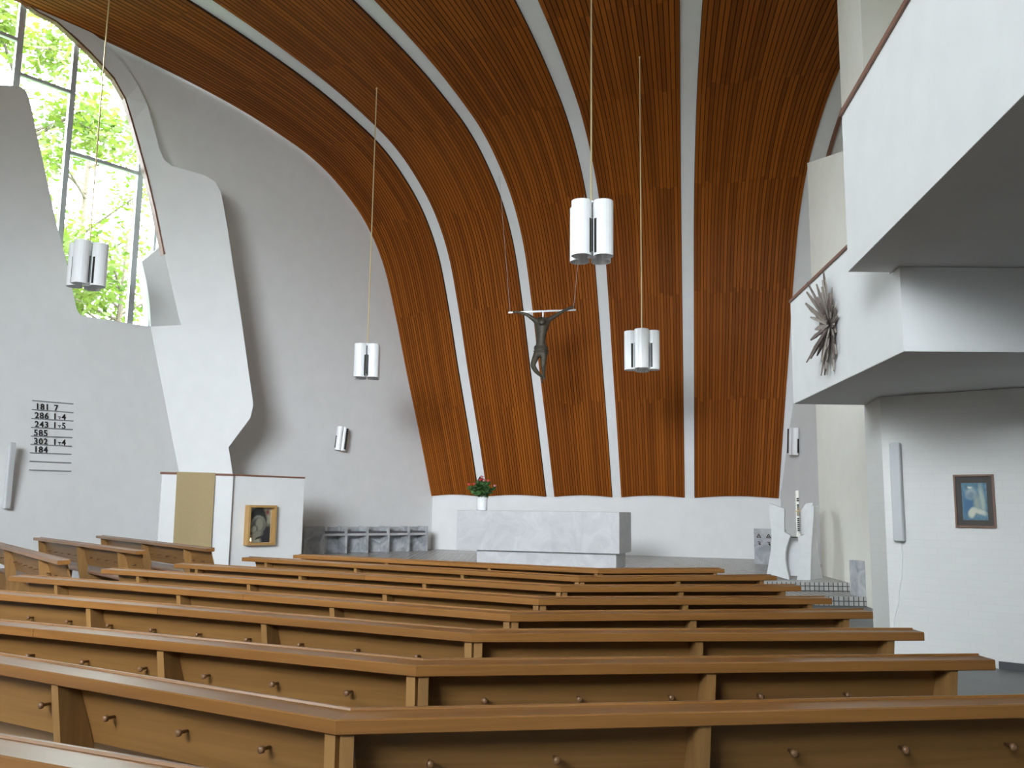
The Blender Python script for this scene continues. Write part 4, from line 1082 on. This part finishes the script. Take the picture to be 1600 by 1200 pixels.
bones = [('pelvis', 'waist'), ('waist', 'chest'), ('chest', 'upper'), ('upper', 'neck'), ('neck', 'nape'), ('nape', 'head'), ('head', 'chin'), ('upper', 'shL'), ('shL', 'elL'), ('elL', 'wrL'), ('wrL', 'palL'),
         ('upper', 'shR'), ('shR', 'elR'), ('elR', 'wrR'), ('wrR', 'palR'), ('pelvis', 'hipL'), ('hipL', 'knL'), ('knL', 'caL'), ('caL', 'anL'), ('anL', 'ftL'), ('ftL', 'toL'), ('pelvis', 'hipR'), ('hipR', 'knR'), ('knR', 'caR'), ('caR', 'anR'), ('anR', 'ftR'), ('ftR', 'toR')]
for sd_, sg in (('L', -1), ('R', 1)):
    pal = J['pal' + sd_][0]; dirh = (pal - J['wr' + sd_][0]).normalized()
    for fi in range(4):
        p1_ = pal + dirh * (.035) + Vector((0, -.01, (fi - 1.5) * .017)); p2_ = p1_ + dirh * (.032 - abs(fi - 1.5) * .004) + Vector((0, -.016, 0)); 
        J['f%s%d' % (sd_, fi)] = (p1_, (.009, .009)); J['g%s%d' % (sd_, fi)] = (p2_, (.007, .007)); bones += [('pal' + sd_, 'f%s%d' % (sd_, fi)), ('f%s%d' % (sd_, fi), 'g%s%d' % (sd_, fi))]
    J['t' + sd_] = (pal + dirh * .012 + Vector((0, -.02, .042)), (.009, .009)); bones.append(('pal' + sd_, 't' + sd_))
me = bpy.data.meshes.new('figure'); names = list(J); me.from_pydata([tuple(J[k][0]) for k in names], [(names.index(a), names.index(b)) for a, b in bones], [])
me.update()
fg = bpy.data.objects.new('figure', me); COL.objects.link(fg)
fg.modifiers.new('skin', 'SKIN')
sk = me.skin_vertices[0].data
for i_, k in enumerate(names):
    sk[i_].radius = tuple(r_ * (1.18 if k[0] not in 'fgt' else 1.0) for r_ in J[k][1]); sk[i_].use_root = (k == 'pelvis')
sb_ = fg.modifiers.new('sub', 'SUBSURF'); sb_.levels = 2; sb_.render_levels = 2
bpy.context.view_layer.update()
me2 = bpy.data.meshes.new_from_object(fg.evaluated_get(bpy.context.evaluated_depsgraph_get()))
bpy.data.objects.remove(fg)
me2.materials.clear(); me2.materials.append(bronze)
for p in me2.polygons: p.use_smooth = True
fg = bpy.data.objects.new('figure', me2); COL.objects.link(fg); fg.parent = cru
# loincloth folds
bm = bmesh.new(); pel = J['pelvis'][0]
for q in range(5):
    z = .07 - q * .035; rx_ = .140 + .006 * (q % 2); ry_ = .126
    tube(bm, [tuple(pel + Vector((math.cos(t) * rx_ * (1 + .03 * q), math.sin(t) * ry_, z + .012 * math.sin(2 * t + q)))) for t in [2 * PI * k / 20 for k in range(21)]], .019, 7)
obj('loincloth', bm, bronze, cru, smooth=True)
# hair
bm = bmesh.new(); hd = J['head'][0]
bmesh.ops.create_icosphere(bm, subdivisions=3, radius=.092, matrix=Matrix.Translation(hd + Vector((0, .03, .035))) @ Matrix.Diagonal((1.0, .95, .95, 1)))
for v in bm.verts: v.co += (v.co - hd).normalized() * (.006 * math.sin(v.co.x * 120) * math.cos(v.co.z * 90))
obj('hair', bm, bronze, cru, smooth=True)

# ------------------------------------------------------------------ trees outside the window
tr_ = random.Random(5)
def tree(x, y, h, cr, nl, label):
    t = thing('tree', label, 'tree', (x, y, -0.1), 0, 'trees outside the tall window')
    bm = bmesh.new(); tube(bm, [(0, 0, 0), (.1, .05, h * .35), (.0, .1, h * .6), (.15, 0, h * .9)], .20, 8, .05); obj('trunk', bm, bark, t)
    tips = []
    for q in range(16):
        a = tr_.uniform(0, 2 * PI); z0 = h * tr_.uniform(.25, .8); L_ = cr * tr_.uniform(.6, 1.05)
        e = Vector((math.cos(a) * L_, math.sin(a) * L_, z0 + tr_.uniform(-.2, .35) * L_)); m_ = Vector((math.cos(a + .2) * L_ * .5, math.sin(a + .2) * L_ * .5, z0 + .15 * L_))
        bm = bmesh.new(); tube(bm, [(0.05, 0.05, z0 - .3), tuple(m_), tuple(e)], .06, 6, .012); obj('branch', bm, bark, t)
        tips += [e, m_, (e + m_) / 2]
    bm = bmesh.new()
    for q in range(nl):
        c = tr_.choice(tips) + Vector((tr_.gauss(0, .5), tr_.gauss(0, .5), tr_.gauss(0, .4)))
        u = Vector((tr_.uniform(-1, 1), tr_.uniform(-1, 1), tr_.uniform(-.6, .6))).normalized(); v = u.cross(Vector((tr_.uniform(-1, 1), tr_.uniform(-1, 1), tr_.uniform(-1, 1)))).normalized()
        l_ = tr_.uniform(.08, .17); u = u * l_; v = v * l_ * .5
        bm.faces.new([bm.verts.new(c + p) for p in (-u, v - u * .2, u, -v - u * .2)])
    o = obj('foliage', bm, leaf_out, t, recalc=False); o['kind'] = 'stuff'
tree(-14.0, 23.6, 19.0, 3.6, 7500, 'leafy green tree outside the upper left of the window')
tree(-12.6, 28.0, 11.5, 3.2, 5000, 'sparse pale green tree outside, seen low beyond the hanging lamp')
tree(-16.5, 33.0, 21.0, 4.2, 4500, 'taller yellow-green tree farther outside, crown behind the window bars')
